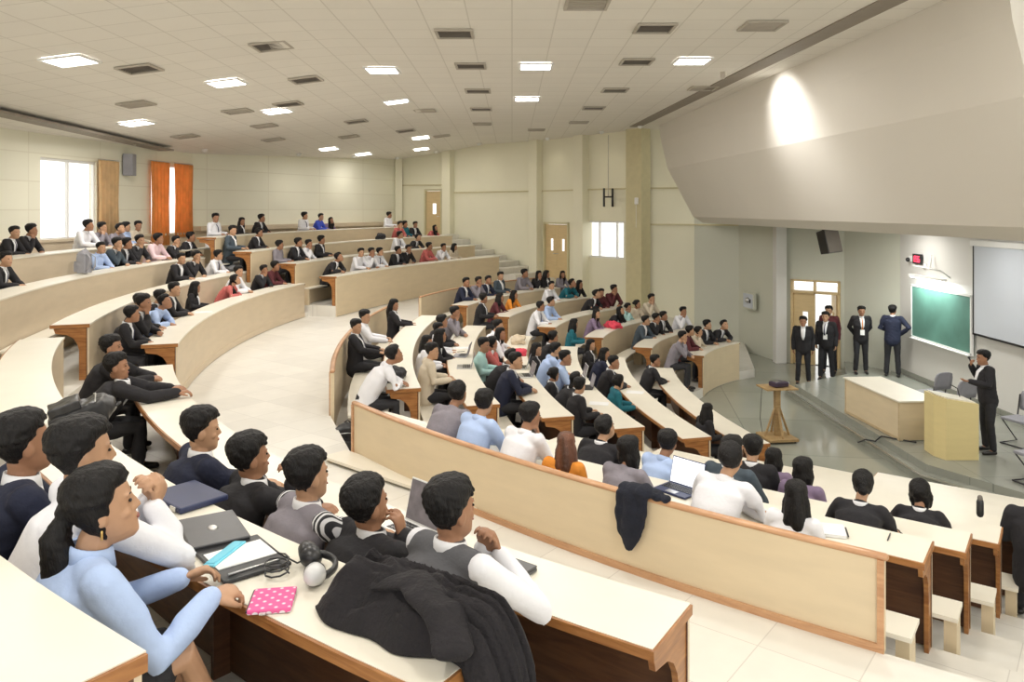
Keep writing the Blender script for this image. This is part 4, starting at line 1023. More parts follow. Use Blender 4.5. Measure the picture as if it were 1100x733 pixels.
def person_meshes(J, voxel, fine=False, short=False, jacket=True, tshirt=False, vest=False, skirt=False):
    out = {}
    # body: one continuous skin surface
    mb = MB(); up = Vector((0, 1, 0)); k = J.shw / .175
    mb.tube([J.P, J.belly, J.chest, J.up_, J.neck + Vector((0, 0, -.03))], [.14 * k, .125 * k, .14 * k, .125 * k, .06], 14, flat=[(1, .7)] * 4 + [(1, .95)], up=up)
    hr = J.rot; hc = J.head
    mb.tube([J.neck + Vector((0, -.01, -.06)), J.neck.lerp(hc, .3), hc + hr @ Vector((0, -.015, -.06))], [.056, .050, .052], 12)
    hd = head_mb(fine); hd.v = [hr @ v + hc for v in hd.v]; mb.join(hd)
    for i in (0, 1):
        sh, el, wr = J.sh[i], Vector(J.arms[i][0]), Vector(J.arms[i][1])
        mb.tube([J.chest.lerp(sh, .6), sh, sh.lerp(el, .5), el, el.lerp(wr, .45), wr], [.045, .047, .042, .036, .034, .023], 10)
        hd_, hn_ = J.hands[i][:2]; cu = J.hands[i][2] if len(J.hands[i]) > 2 else J.curl
        hand_mb(mb, wr, hd_, hn_, (1 if i == 1 else -1) * (-1), cu, 1.0, fine)
        hip, kn, an = J.legs[i][:3]
        mb.tube([J.P.lerp(hip, .6), hip, hip.lerp(kn, .5), kn, kn.lerp(an, .4), an], [.075, .078, .068, .050, .046, .032], 10)
        mb.tube([an, an + Vector((0, .05, -.055)), an + Vector((0, .14, -.06))], [.032, .032, .024], 8)
    out['body'] = remesh(mb, 'body', voxel, 2)
    # upper garment
    g = .024 if jacket else .012
    mb = MB(); cloth_torso(mb, J, g, -.02 if jacket else .0)
    for i in (0, 1): cloth_sleeve(mb, J, i, .014 if jacket else .007, tshirt)
    out['top'] = remesh(mb, 'top', max(voxel, .008), 10 if fine else 4, .004, 6.0)
    if fine:
        nr = [v.normal.copy() for v in out['top'].vertices]
        for v, nn in zip(out['top'].vertices, nr):
            q = v.co; u = (q.z * 30 + q.x * 14 + 5 * noise.noise(q * 5)); v.co += nn * .0055 * (abs(math.sin(u)) - .6) * max(0, noise.noise(q * 6 + Vector((3, 1, 2))) + .35)
        out['top'].update()
    # trousers
    mb = MB()
    mb.tube([J.P + Vector((0, 0, .06)), J.P + Vector((0, 0, -.03))], [.145 * k, .155 * k], 14, flat=(1, .74), up=up)
    for i in (0, 1):
        hip, kn, an = J.legs[i][:3]
        if skirt: mb.tube([hip, hip.lerp(kn, .75)], [.098, .085], 12)
        else: mb.tube([hip, hip.lerp(kn, .5), kn, kn.lerp(an, .5), kn.lerp(an, .97)], [.092, .082, .066, .062, .056], 12)
    out['legs'] = remesh(mb, 'trousers', max(voxel, .010), 3, .004, 7.0)
    for i in (0, 1):
        an = J.legs[i][2]; fd = Vector(J.legs[i][3]) if len(J.legs[i]) > 3 else Vector((0, 1, 0))
        out['shoe%d' % i] = MB().tube([an + fd * -.03 + Vector((0, 0, -.055)), an + fd * .05 + Vector((0, 0, -.055)), an + fd * .15 + Vector((0, 0, -.066))], [.042, .046, .036], 10, flat=(1, .75)).mesh('shoe', True)
    # eyes and mouth
    T = Matrix.Translation(hc) @ hr.to_4x4()
    for q, sg in enumerate((-1, 1)):
        out['eye%d' % q] = MB().ball((sg * .031, .0830, .010), (.012, .006, .0055), 10, 6).xf(T).mesh('eye', True)
        out['brow%d' % q] = MB().tube([(sg * .016, .0885, .029), (sg * .030, .0885, .033), (sg * .043, .0805, .030)], .0022, 6).xf(T).mesh('eyebrow', True)
    mb = MB(); mb.ball((0, .0915, -.056), (.021, .006, .0075), 12, 6); out['lips'] = mb.xf(T).mesh('lips', True)
    # collar ring and shirt front with tie
    mb = MB(); n0 = J.neck; r0, r1 = .064, .060
    rings = []
    for z, r_ in ((-.045, .078), (-.002, .071), (.020, .066), (.020, .060), (-.02, .058)):
        rings.append([n0 + Vector((math.cos(6.2832 * q / 16) * r_, math.sin(6.2832 * q / 16) * r_ * .95 + .0, z - .012 * math.sin(6.2832 * q / 16))) for q in range(16)])
    mb.loft(rings); out['collar'] = mb.mesh('collar', True)
    def front(w0, w1, z0, z1, lift):
        mb = MB(); a = J.neck + Vector((0, .055, -.045)); ch = J.chest; bl = J.belly
        kk = k
        p = [J.neck + Vector((0, .050 + lift * .6, -.035)), J.up_ + Vector((0, (.178 * kk + g) * .56 + lift, .0)), ch + Vector((0, (.172 * kk + g) * .72 + lift * .8, 0)), bl.lerp(ch, .35) + Vector((0, (.158 * kk + g) * .75 + lift * .7, 0))]
        ws = [w0, w0 * .95, w0 * .6 + w1 * .4, w1]; rings = []
        for q, w in zip(p, ws): rings.append([q + Vector((-w, -.012, 0)), q + Vector((-w * .5, -.002, 0)), q, q + Vector((w * .5, -.002, 0)), q + Vector((w, -.012, 0)), q + Vector((w * .5, -.022, 0)), q + Vector((-w * .5, -.022, 0))])
        mb.loft(rings); return mb
    out['front'] = front(.058, .018, 0, 0, .027).mesh('shirt_front', True)
    out['tie'] = front(.012, .022, 0, 0, .037).mesh('tie', True)
    return out

def desk_pose(kind, yaw):
    """seated figures; the near edge of the desk is 0.30 ahead, its top at 0.75"""
    y = R(yaw)
    if kind == 0: return Pose(lean=.14, yaw=y, pitch=R(-4), arms=[((-.25, .30, .80), (-.06, .47, .785)), ((.25, .30, .80), (.07, .45, .79))], hands=[((.75, .6, 0), (0, 0, 1)), ((-.75, .6, .05), (0, 0, 1))])
    if kind == 1: return Pose(lean=.17, yaw=y * .6, pitch=R(-3), roll=R(6), arms=[((-.25, .32, .80), (-.02, .48, .785)), ((.17, .37, .80), (.055, .345, 1.02))], hands=[((.9, .35, 0), (0, 0, 1)), ((-.15, -.1, .9), (.5, .9, .1), .9)])
    if kind == 2: return Pose(lean=.04, yaw=y * 1.3, pitch=0, arms=[((-.24, .10, .80), (-.13, .37, .79)), ((.24, .10, .80), (.13, .37, .79))], hands=[((.4, .9, -.02), (0, 0, 1)), ((-.4, .9, -.02), (0, 0, 1))])
    if kind == 3: return Pose(lean=.26, drop=.05, yaw=y * .5, pitch=R(-22), arms=[((-.30, .38, .80), (-.05, .50, .785)), ((.30, .38, .80), (.06, .46, .80))], hands=[((.8, .4, 0), (0, 0, 1)), ((-.8, .4, 0), (0, 0, 1))])
    return Pose(lean=-.04, yaw=y, pitch=R(4), arms=[((-.28, .10, .82), (-.20, .38, .79)), ((.22, .16, .84), (.12, .42, .79))], hands=[((.3, .9, 0), (0, 0, 1)), ((-.4, .8, 0), (0, 0, 1))])
PROTO = {}
for kind in range(5):
    for yaw in (-22, 24):
        J = desk_pose(kind, yaw); PROTO[(kind, yaw)] = (J, person_meshes(J, .0135))
HAIR = {}
for kd in 'SLPBH':
    for v in range(3 if kd == 'S' else 1):
        h = hair_mb(kd, 3 + v * 5, False); HAIR[(kd, v)] = remesh(h, 'hair', .010, 2, .0035, 26)
HAIR[('R', 0)] = HAIR[('L', 0)].copy()
for k_, me in HAIR.items(): me.materials.append(M['hair_red'] if k_[0] == 'R' else M['hair'])

def part(name, me, m, parent, loc=None, rot=None):
    o = bpy.data.objects.new(name, me); COL.objects.link(o); o.parent = parent
    if not me.materials: me.materials.append(M['skin'])
    if m is not None:
        o.material_slots[0].link = 'OBJECT'; o.material_slots[0].material = M[m]
    if loc is not None:
        o.matrix_local = Matrix.Translation(loc) @ rot.to_4x4()
    return o
def dress(t, J, ms, code, hair, v, skin='skin', vest=False, front=None, tie=None, legs='denim', scale_h=1.0):
    part('body', ms['body'], skin, t)
    part('jacket' if code in JACKETS else 'shirt', ms['top'], 'fab_' + code, t)
    part('trousers', ms['legs'], legs, t)
    for q in '01': part('shoe', ms['shoe' + q], 'shoe', t); part('eye', ms['eye' + q], 'eye', t)
    part('lips', ms['lips'], 'lips', t)
    part('hair', HAIR[(hair, v if hair == 'S' else 0)], None, t, J.head, J.rot)
    if code in JACKETS or front: part('shirt_front', ms['front'], 'collar', t); part('collar', ms['collar'], 'collar', t)
    elif code in 'wb': part('collar', ms['collar'], 'fab_' + code, t)
    if tie: part('tie', ms['tie'], tie, t)
PEOPLE = {   # row: (angle along the arc, offset back, clothing, hair, sex, pose)
    'FL1': [(-48.6, 0, 'g', 'L', 'f', 0), (-45.2, 0, 'k', 'L', 'f', 2), (-42.31, 0, 'k', 'L', 'f', 1), (-38.8, 0, 'g', 'S', 'm', 0), (-33.2, 0, 'd', 'S', 'm', 2), (-28.7, 0, 'n', 'S', 'm', 0), (-25.6, 0, 'g', 'S', 'm', 1), (-21.7, 0, 'n', 'S', 'm', 0)],
    'FL2': [(-45.7, 0, 'k', 'L', 'f', 1), (-42.3, 0, 't', 'S', 'm', 3), (-37.6, 0, 'w', 'S', 'm', 0), (-25.5, 0, 'o', 'L', 'f', 0), (-19.5, 0, 'm', 'L', 'f', 0), (-13.1, 0, 'k', 'S', 'm', 2)],
    'FL3': [(-47.2, 0, 'm', 'S', 'm', 1), (-43.47, 0, 'm', 'S', 'm', 0), (-39.74, 0, 'k', 'S', 'm', 3), (-23.6, 0, 'b', 'S', 'm', 0), (-18.0, 0, 'w', 'S', 'm', 0)],
    'FL4': [(-49.1, 0, 'y', 'S', 'm', 1), (-44.73, 0, 'y', 'B', 'f', 0), (-40.36, 0, 'e', 'B', 'f', 1), (-35.99, 0, 'k', 'L', 'f', 3), (-25.8, 0, 'p', 'L', 'f', 0), (-10.4, 0, 't', 'L', 'f', 2)],
    'FL5': [(-49.1, 0, 'w', 'S', 'm', 1), (-40.7, 0, 'k', 'S', 'm', 0), (-35.44, 0, 'k', 'S', 'm', 1), (-30.18, 0, 'd', 'S', 'm', 0)],
    'FL6': [(-49.6, 0, 'k', 'S', 'm', 3), (-42.98, 0, 'k', 'S', 'm', 0), (-36.36, 0, 'y', 'B', 'f', 1), (-29.74, 0, 'm', 'S', 'm', 0), (-17.5, 0, 'g', 'S', 'm', 1)],
    'ML1': [(5.4, 0.22, 'k', 'S', 'm', 4), (2.6, 0.2, 'w', 'S', 'm', 4), (-3.2, 0, 'k', 'L', 'f', 4), (13.0, 0.0, 'w', 'S', 'm', 3)],
    'ML2': [(0.5, 0.1, 'k', 'S', 'm', 0), (2.3, 0.0, 'w', 'S', 'm', 2), (5.6, 0.15, 'w', 'L', 'f', 2), (9.6, 0.12, 'y', 'S', 'm', 2), (-2.9, 0, 'g', 'S', 'm', 1), (4.0, 0.05, 'k', 'L', 'f', 0)],
    'ML3': [(-2.2, 0.12, 'w', 'S', 'm', 1), (-0.4, 0, 'w', 'L', 'f', 0), (3.2, 0.2, 'r', 'P', 'f', 1), (5.0, 0.22, 'e', 'S', 'm', 2), (7.2, 0.08, 'k', 'S', 'm', 3), (9.6, 0, 'n', 'S', 'm', 0)],
    'ML4': [(1.2, 0.22, 'k', 'L', 'f', 2), (3.0, 0.08, 'b', 'S', 'm', 1), (5.7, 0.0, 'b', 'S', 'm', 0), (-1.8, 0, 'k', 'S', 'm', 0), (7.6, 0.15, 'k', 'B', 'f', 2), (9.4, 0.15, 'k', 'P', 'f', 3), (11.7, 0.05, 'k', 'S', 'm', 2)],
    'ML5': [(-5.2, 0.1, 'k', 'L', 'f', 2), (-0.9, 0, 'n', 'L', 'f', 0), (2.8, 0, 'k', 'S', 'm', 0), (7.6, 0.1, 't', 'B', 'f', 2)],
    'ML6': [(-1.9, 0, 'k', 'S', 'm', 0), (11.2, 0, 'k', 'L', 'f', 2)],
    'NL1': [(49.98, -0.20, 'g', 'S', 'm', 3), (50.47, -0.13, 'b', 'S', 'm', 0), (51.03, -0.07, 'w', 'S', 'm', 1), (51.62, 0.0, 'o', 'R', 'f', 2), (52.12, 0, 'g', 'H', 'f', 0), (52.85, 0, 'w', 'S', 'm', 3), (53.45, 0, 'w', 'L', 'f', 2)],
    'NL2': [(51.3, 0, 'k', 'S', 'm', 3), (52.0, 0, 'b', 'S', 'm', 0), (52.62, 0, 'd', 'S', 'm', 0), (53.65, 0, 'k', 'B', 'f', 3)],
    'NL3': [(52.55, 0, 'k', 'S', 'm', 2), (53.0, 0, 'p', 'H', 'f', 2), (53.95, 0, 'k', 'H', 'f', 3)],
    'NL4': [(52.45, 0, 'p', 'H', 'f', 2), (54.75, 0, 'k', 'S', 'm', 2)],
    'MU1': [(-8.6, 0, 'm', 'S', 'm', 0), (-6.8, 0, 'k', 'S', 'm', 1), (-2.6, 0, 'w', 'S', 'm', 0), (-1.09, 0, 'r', 'P', 'f', 3), (3.4, 0, 'k', 'L', 'f', 2), (8.4, 0, 'k', 'S', 'm', 0), (10.0, 0.1, 'k', 'S', 'm', 1), (11.6, 0, 'b', 'S', 'm', 3), (13.2, 0.0, 'k', 'S', 'm', 2), (14.9, 0, 'k', 'S', 'm', 1), (16.6, 0.0, 'k', 'S', 'm', 0)],
    'MU2': [(-8.9, 0, 'w', 'S', 'm', 2), (-6.3, 0, 'w', 'S', 'm', 0), (-3.2, 0, 'k', 'S', 'm', 1), (-1.4, 0, 'k', 'S', 'm', 0)],
    'MU3': [(-8.0, 0, 'k', 'S', 'm', 0), (-6.2, 0, 'k', 'S', 'm', 1), (-4.2, 0, 'i', 'S', 'm', 0), (-2.0, 0, 'k', 'S', 'm', 1), (-0.64, 0, 'k', 'S', 'm', 0), (0.72, 0, 'd', 'S', 'm', 1), (2.08, 0, 'b', 'S', 'm', 0), (11.8, 0, 'k', 'S', 'm', 0)],
    'MU4': [(-7.2, 0, 'y', 'S', 'm', 2), (-5.91, 0, 'b', 'S', 'm', 2), (-4.3, 0, 'g', 'S', 'm', 3), (-3.01, 0, 'g', 'S', 'm', 1), (-1.72, 0, 'w', 'S', 'm', 0), (3.7, 0, 'k', 'S', 'm', 1), (5.0, 0, 'k', 'S', 'm', 0)],
    'FU1': [(-31.9, 0, 'y', 'L', 'f', 2), (-30.1, 0, 'w', 'S', 'm', 1), (-28.2, 0, 'r', 'S', 'm', 0), (-25.7, 0, 'k', 'S', 'm', 1), (-24.5, 0, 'k', 'S', 'm', 0), (-22.3, 0, 'w', 'S', 'm', 0), (-21.2, 0, 'w', 'S', 'm', 1), (-20.1, 0, 'w', 'S', 'm', 0), (-16.9, 0, 'k', 'S', 'm', 3)],
    'FU2': [(-27.6, 0, 'k', 'S', 'm', 3), (-25.5, 0, 'w', 'S', 'm', 0), (-16.0, 0, 'k', 'S', 'm', 2), (-13.9, 0, 'w', 'S', 'm', 1), (-12.8, 0, 'k', 'S', 'm', 0), (-11.1, 0, 'g', 'S', 'm', 2)],
    'FU3': [(-31.5, 0, 'r', 'L', 'f', 3), (-29.1, 0, 'k', 'S', 'm', 0), (-28.0, 0, 't', 'S', 'm', 2), (-26.9, 0, 'r', 'S', 'm', 1), (-8.7, 0, 'k', 'S', 'm', 0), (-6.1, 0, 'd', 'S', 'm', 2)],
    'FU4': [(-27.9, 0, 'w', 'S', 'm', 2), (-19.3, 0, 'p', 'L', 'f', 3), (-18.2, 0, 'u', 'S', 'm', 0), (-16.5, 0, 'w', 'S', 'm', 2), (-10.5, 0, 'k', 'S', 'm', 0), (-8.5, 0, 'k', 'L', 'f', 2), (-5.3, 0, 'w', 'S', 'm', 2)],
}

CNT = {}
for key, L in PEOPLE.items():
    L = sorted(L, key=lambda p: (550 + 840 * rp(ROWS[key], p[0], .5)[0] / rp(ROWS[key], p[0], .5)[1]))
    n = len(L); seen = {}
    for i, (a, off, code, hair, sex, pose) in enumerate(L):
        row = ROWS[key]; x, y = rp(row, a, row[6] + .30 + off + (.10 if key[1] == 'U' else 0)); z = row[5] - .75
        yaw = rnd.choice((-22, 24)); J, ms = PROTO[(pose, yaw)]
        who = 'woman' if sex == 'f' else 'man'
        hw = {'L': ' with long black hair', 'P': ' with a ponytail', 'B': ' with hair in a bun', 'H': ' with bobbed dark hair', 'R': ' with long reddish brown hair', 'S': ''}[hair]
        if n == 1: pos = 'alone'
        else: pos = '%s of %d from the left' % (ORD[i], n)
        lab = '%s in %s%s, %s, %s' % (who, FAB[code][1].split(' jacket')[0] if code == 'k' else FAB[code][1], hw if code != 'k' or sex == 'f' else '', pos, rowname(key).replace(' of the', ',').replace('desk,', 'desk,'))
        lab = ' '.join(lab.split())
        if len(lab.split()) > 16: lab = lab.replace(hw, '') if hw else lab
        s = rnd.uniform(.95, 1.03) * (.93 if sex == 'f' else 1)
        ang = R(a) - math.pi / 2
        t = empty('person', (x, y, z), ang + R(rnd.uniform(-9, 9)), lab, 'person', 'seated students', (s * (.93 if sex == 'f' else 1), s, s))
        tie = 'tie' if (code in 'kn' and sex == 'm' and rnd.random() < .6) or (code == 'w' and rnd.random() < .45) else None
        dress(t, J, ms, code, hair, rnd.randrange(3), 'skin' if rnd.random() < .6 else 'skin_light', tie=tie)

# ------------------------------------------------------------------ the foreground rows, built one by one
def near_person(label, x, y, floor, face_deg, scale, pose, code, hair='S', hs=1, skin='skin', group='students in the foreground rows', vest=None, stripes=None, skirt=False, legs='denim', tie=None, front=False, fine=.0062, boots='shoe', hm=None, lanyard=None):
    t = empty('person', (x, y, floor), R(face_deg) - math.pi / 2, label, 'person', group, scale)
    jk = code in JACKETS
    ms = person_meshes(pose, fine, True, jacket=jk, skirt=skirt)
    part('body', ms['body'], skin, t)
    part('jacket' if jk else 'shirt', ms['top'], stripes or 'fab_' + code, t)
    part('skirt' if skirt else 'trousers', ms['legs'], legs, t); [(part('shoe', ms['shoe' + q], boots, t), part('eye', ms['eye' + q], 'eye', t), part('eyebrow', ms['brow' + q], 'hair', t)) for q in '01']; part('lips', ms['lips'], 'lips', t)
    h = remesh(hair_mb(hair, hs, True), 'hair', .0062, 1, .004, 30); h.materials.append(hm or M['hair'])
    part('hair', h, None, t, pose.head, pose.rot)
    if vest:
        mb = MB(); cloth_torso(mb, pose, .024, -.01); v = remesh(mb, 'waistcoat', .008, 14, .003, 7)
        part('waistcoat', v, vest, t)
    if jk or front: part('shirt_front', ms['front'], 'collar', t)
    if jk or vest or code in 'wb': part('collar', ms['collar'], 'collar' if code != 'b' else 'fab_b', t)
    if tie: part('tie', ms['tie'], tie, t)
    return t
def seat_pose(hz, arms, hands, yaw=-14, pitch=-5, roll=0, lean=.17, sh=.18, curl=.5, hy=.0, side=0.0, knees=False):
    pz = .46; lean_n = lean
    neck_z = hz - .125
    return Pose(pelvis=(0, -.22, pz), lean=lean_n, drop=pz + .54 - neck_z, sh=sh, yaw=R(yaw), pitch=R(pitch), roll=R(roll), arms=arms, hands=hands, curl=curl, head=(side, .0 + hy, hz), side=side,
                legs=[[Vector((sg * .09, -.20, pz)), Vector((sg * .12, .20, pz + .01)), Vector((sg * .13, .18, .10))] for sg in (-1, 1)] if not knees else
                [[Vector((-.09, -.20, pz)), Vector((.02, .22, pz + .05)), Vector((.0, .26, .10))], [Vector((.09, -.20, pz + .03)), Vector((.19, .20, pz + .14)), Vector((.10, .36, .16))]])
FL = ROWS['NU1'][5] - .75; FL2 = ROWS['NU2'][5] - .75; DT = .67
M['gold'] = mat('gold_metal', (.8, .55, .2), .3, .05, metal=1.0)
chin_r = ((-.20, .30, DT + .05), (.02, .34, DT + .05)), ((.20, .30, DT + .05), (.06, .19, DT + .23))
near_person('man in charcoal waistcoat over white shirt, hands folded before his mouth by the laptops', -.27, 3.48, FL, 46, 1.12,
    seat_pose(1.135, [((-.12, .32, DT + .06), (-.03, .20, DT + .25)), ((.25, .26, DT + .06), (.05, .22, DT + .24))], [((.35, -.05, .9), (-.3, .9, .2), .9), ((-.45, -.05, .85), (.3, .9, .2), .8)], yaw=-6), 'w', 'S', 11, vest='fab_v')
near_person('man in black suit resting his cheek on his hand, between waistcoat wearers', -.72, 3.88, FL, 44, 1.10,
    seat_pose(1.04, [((-.22, .26, DT + .05), (.0, .36, DT + .04)), ((.20, .26, DT + .05), (.085, .13, DT + .22))], [((.8, .5, 0), (0, 0, 1)), ((-.12, -.1, .95), (.9, .4, .1), .7)], yaw=-2, pitch=-12, roll=6, lean=.20), 'k', 'S', 17)
M['striped'] = weave_mat('black_white_striped_cloth', (.80, .80, .82), (.03, .03, .035), 14, .8, 'wave')
near_person('man in grey waistcoat over striped shirt, front desk, upper near block', -1.08, 4.14, FL, 42, 1.10,
    seat_pose(1.09, [((-.24, .24, DT + .05), (-.06, .38, DT + .04)), ((.24, .24, DT + .05), (.08, .38, DT + .04))], [((.8, .5, 0), (0, 0, 1)), ((-.7, .6, 0), (0, 0, 1))], yaw=2), 'w', 'S', 23, vest='fab_g', stripes='striped', skin='skin_light')
near_person('man in black suit with hand at his chin, right beside the man in navy', -1.54, 4.59, FL, 38, 1.10,
    seat_pose(1.05, [((-.24, .24, DT + .05), (.0, .38, DT + .04)), ((.20, .30, DT + .05), (.07, .20, DT + .22))], [((.8, .5, 0), (0, 0, 1)), ((-.2, -.1, .95), (.6, .8, .1), .9)], yaw=-2, pitch=-8, roll=5, lean=.2), 'k', 'S', 31)
near_person('man in navy suit sitting upright at the front desk of the upper near block', -1.97, 4.96, FL, 38, 1.10,
    seat_pose(1.10, [((-.25, .20, DT + .05), (-.08, .38, DT + .04)), ((.25, .20, DT + .05), (.08, .38, DT + .04))], [((.8, .5, 0), (0, 0, 1)), ((-.7, .6, 0), (0, 0, 1))], yaw=-12, pitch=0), 'n', 'S', 37, skin='skin_light')
near_person('man in black suit with arms far forward holding a phone over the front desk', -3.86, 7.64, FL, 22, 1.05,
    seat_pose(1.02, [((-.20, .26, DT + .10), (.0, .46, DT + .12)), ((.24, .28, DT + .10), (.14, .52, DT + .10))], [((.4, .9, .1), (0, -.2, 1), .4), ((.0, 1, .1), (0, -.3, 1), .6)], yaw=-8, lean=.22), 'k', 'S', 41)
near_person('man in black suit partly hidden behind the man holding a phone', -4.30, 8.40, FL, 16, 1.05,
    seat_pose(1.07, [((-.25, .20, DT + .08), (-.06, .38, DT + .08)), ((.25, .20, DT + .08), (.07, .38, DT + .08))], [((.8, .5, 0), (0, 0, 1)), ((-.8, .5, 0), (0, 0, 1))], yaw=-6), 'k', 'S', 43)
# second row
wm = near_person('woman in light blue shirt with a long black ponytail, holding a blue phone', -1.48, 2.83, FL2, 40, 1.12,
    seat_pose(1.06, [((-.22, .08, DT - .02), (-.09, .27, DT + .05)), ((.25, .10, DT - .02), (.13, .30, DT + .06))], [((.10, .95, .15), (-.5, -.1, .9), .6), ((-.25, .95, -.1), (.2, .1, 1), .7)], yaw=-14, pitch=-12, sh=.165, lean=.14, knees=True), 'b', 'P', 5, skin='skin_light', skirt=True, legs='denim')
mb = MB(); mb.tube([(.066, .0, -.045 - .012 * i) for i in range(3)], .004, 8); e_ = mb.build('earring', 'gold', wm, True); e_.matrix_local = Matrix.Translation((0, 0, 1.06)) @ Matrix.Rotation(R(-12), 4, 'Z') @ Matrix.Translation((.012, -.004, 0))
near_person('man in white shirt with clasped hands before his face, beside the ponytailed woman', -1.68, 3.08, FL2, 42, 1.12,
    seat_pose(1.15, [((-.16, .32, DT + .05), (-.05, .22, DT + .27)), ((.07, .33, DT + .05), (.02, .22, DT + .26))], [((.4, .0, .9), (-.3, .9, .1), .9), ((-.3, .4, .6), (.3, .8, .4), .6)], yaw=-6, side=-.04), 'w', 'S', 47, skin='skin_light')
near_person('man in dark navy jacket at the left edge of the photo', -2.15, 3.44, FL2, 40, 1.12,
    seat_pose(1.10, [((-.25, .16, DT + .05), (-.08, .34, DT + .04)), ((.25, .16, DT + .05), (.08, .34, DT + .04))], [((.8, .5, 0), (0, 0, 1)), ((-.8, .5, 0), (0, 0, 1))], yaw=8, pitch=-10), 'n', 'S', 53)

# ------------------------------------------------------------------ people standing by the entrance and on the platform
def stand_pose(arms, hands, yaw=0, pitch=-3, lean=.0, step=.0, curl=.4):
    P = Vector((0, 0, .92))
    return Pose(pelvis=P, lean=lean, yaw=R(yaw), pitch=R(pitch), arms=arms, hands=hands, curl=curl, up=-.02,
                legs=[[P + Vector((sg * .09, 0, -.02)), Vector((sg * .11, .02 + sg * step, .49)), Vector((sg * .13, -.02 + sg * step, .095))] for sg in (-1, 1)])
hang = [((-.225, -.03, 1.14), (-.23, .05, .88)), ((.225, -.03, 1.14), (.23, .05, .88))]
hh = [((0, .15, -1), (-1, 0, 0), .5), ((0, .15, -1), (1, 0, 0), .5)]
beh = [((-.245, -.12, 1.15), (-.10, -.16, .95)), ((.245, -.12, 1.15), (.10, -.16, .95))]
hb = [((.8, -.1, -.5), (0, -1, 0), .6), ((-.8, -.1, -.5), (0, -1, 0), .6)]
G = 'people standing near the entrance'
near_person('man in black suit and pale open-collared shirt, standing nearest the closed door leaf', 7.24, 19.45, 0, 250, 1.0, stand_pose(hang, hh, step=.05), 'k', 'S', 61, group=G, front=True, tie=None, fine=.0105)
near_person('man in black suit with shirt and lanyard, standing before the bright doorway', 8.02, 19.95, .0, 235, 1.03, stand_pose(hang, hh, step=.06), 'k', 'S', 67, group=G, tie='tie', fine=.0105, skin='skin_light')
near_person('man in brown jacket mostly hidden, furthest back in the bright doorway', 8.42, 20.75, .0, 240, 1.06, stand_pose(hang, hh), 'm', 'S', 71, group=G, fine=.0105, skin='skin_light')
near_person('man in black suit with orange lanyard and hands behind his back', 8.72, 19.55, .24, 258, 1.0, stand_pose(beh, hb, step=.04), 'k', 'S', 73, group=G, tie='tie_orange', fine=.0105)
near_person('man in dark navy suit seen from behind with hands on his hips', 9.34, 19.2, .24, 60, 1.03, stand_pose([((-.27, .02, 1.15), (-.12, .20, 1.08)), ((.36, -.08, 1.20), (.17, .06, 1.02))], [((.5, .8, -.2), (-.3, 0, 1), .5), ((-.5, .8, -.2), (.3, 0, 1), .5)], yaw=-15), 'n', 'S', 79, group=G, fine=.0105)
t = near_person('man in dark suit speaking into a microphone behind the lectern', 8.04, 13.2, .24, 172, 1.02,
    stand_pose([((-.25, .10, 1.16), (-.14, .34, 1.20)), ((.24, .06, 1.18), (.12, .22, 1.42))], [((.1, .95, .1), (-.3, 0, -.9), .3), ((-.3, .1, .9), (.4, .9, .2), .9)], yaw=4, pitch=0), 'k', 'S', 83, group=G, fine=.0095)
mb = MB(); mb.tube([(0, 0, -.08), (0, 0, .06)], .012, 10); mb.ball((0, 0, .085), .025, 12, 8)
o = mb.build('microphone', 'black', None, True); o.location = (7.82, 13.33, 1.75); o.rotation_euler = (R(10), R(-25), 0); tag(o, 'black handheld microphone in the raised hand of the speaker', 'microphone')
# badges on lanyards
for (x, y, z, rz, lb) in ((8.68, 19.37, 1.30, 258, 'white badge hanging from the orange lanyard'), (7.93, 19.80, 1.12, 235, 'white badge of the man standing before the bright doorway')):
    o = MB().box((0, 0, 0), (.10, .012, .13)).build('name_badge', 'paper'); o.location = (x, y, z); o.rotation_euler = (0, 0, R(rz) - math.pi / 2); tag(o, lb, 'badge')

# ------------------------------------------------------------------ things on the foreground desks
Z2 = ROWS['NU2'][5] + .001; Z1 = ROWS['NU1'][5] + .001
t = laptop(-1.40, 3.66, Z2, R(-58), 'closed dark grey laptop with an oval badge on the second desk', 'black', 0, 1.12)
MB().ball((0, 0, .0285), (.032, .020, .0012), 20, 4).build('lid_badge', 'metal', t, True)
t = empty('folder', (-1.17, 3.39, Z2), R(-50), 'open black folder holding a white sheet beside the headphones', 'folder', None, 1.1)
MB().box((0, 0, .008), (.34, .26, .014)).build('cover', 'black', t, bevel=.004); MB().box((-.02, .0, .0165), (.17, .23, .003)).build('paper', 'paper', t); MB().tube([(.13, -.1, .02), (.13, .1, .02)], .004, 6).build('binding_strip', 'metal', t, True)
t = empty('document_case', (-1.70, 4.10, Z2), R(-40), 'navy blue document case behind the closed laptop', 'folder', None, 1.1)
MB().box((0, 0, .015), (.32, .24, .028)).build('case_body', 'navy_plastic', t, bevel=.008); MB().box((.10, -.122, .015), (.05, .006, .02)).build('clasp', 'metal', t)
M['blue_gloss'] = mat('sky_blue_plastic', (.16, .62, .80), .25, .05)
t = empty('phone', (-1.185, 3.225, Z2 + .10), R(-35), 'sky blue phone held by the woman in light blue', 'phone'); t.rotation_euler = (R(18), R(-15), R(-40))
MB().box((0, 0, 0), (.09, .16, .010)).build('phone_body', 'blue_gloss', t, bevel=.004); MB().box((0, 0, .0062), (.076, .135, .002)).build('phone_screen', 'blue_gloss', t)
M['polka'] = weave_mat('pink_lattice_pattern', (.85, .80, .85), (.75, .12, .32), 30)
t = empty('zip_pouch', (-.925, 3.02, Z2), R(8), 'pink zip pouch with a white dotted lattice pattern', 'pouch', None, 1.05)
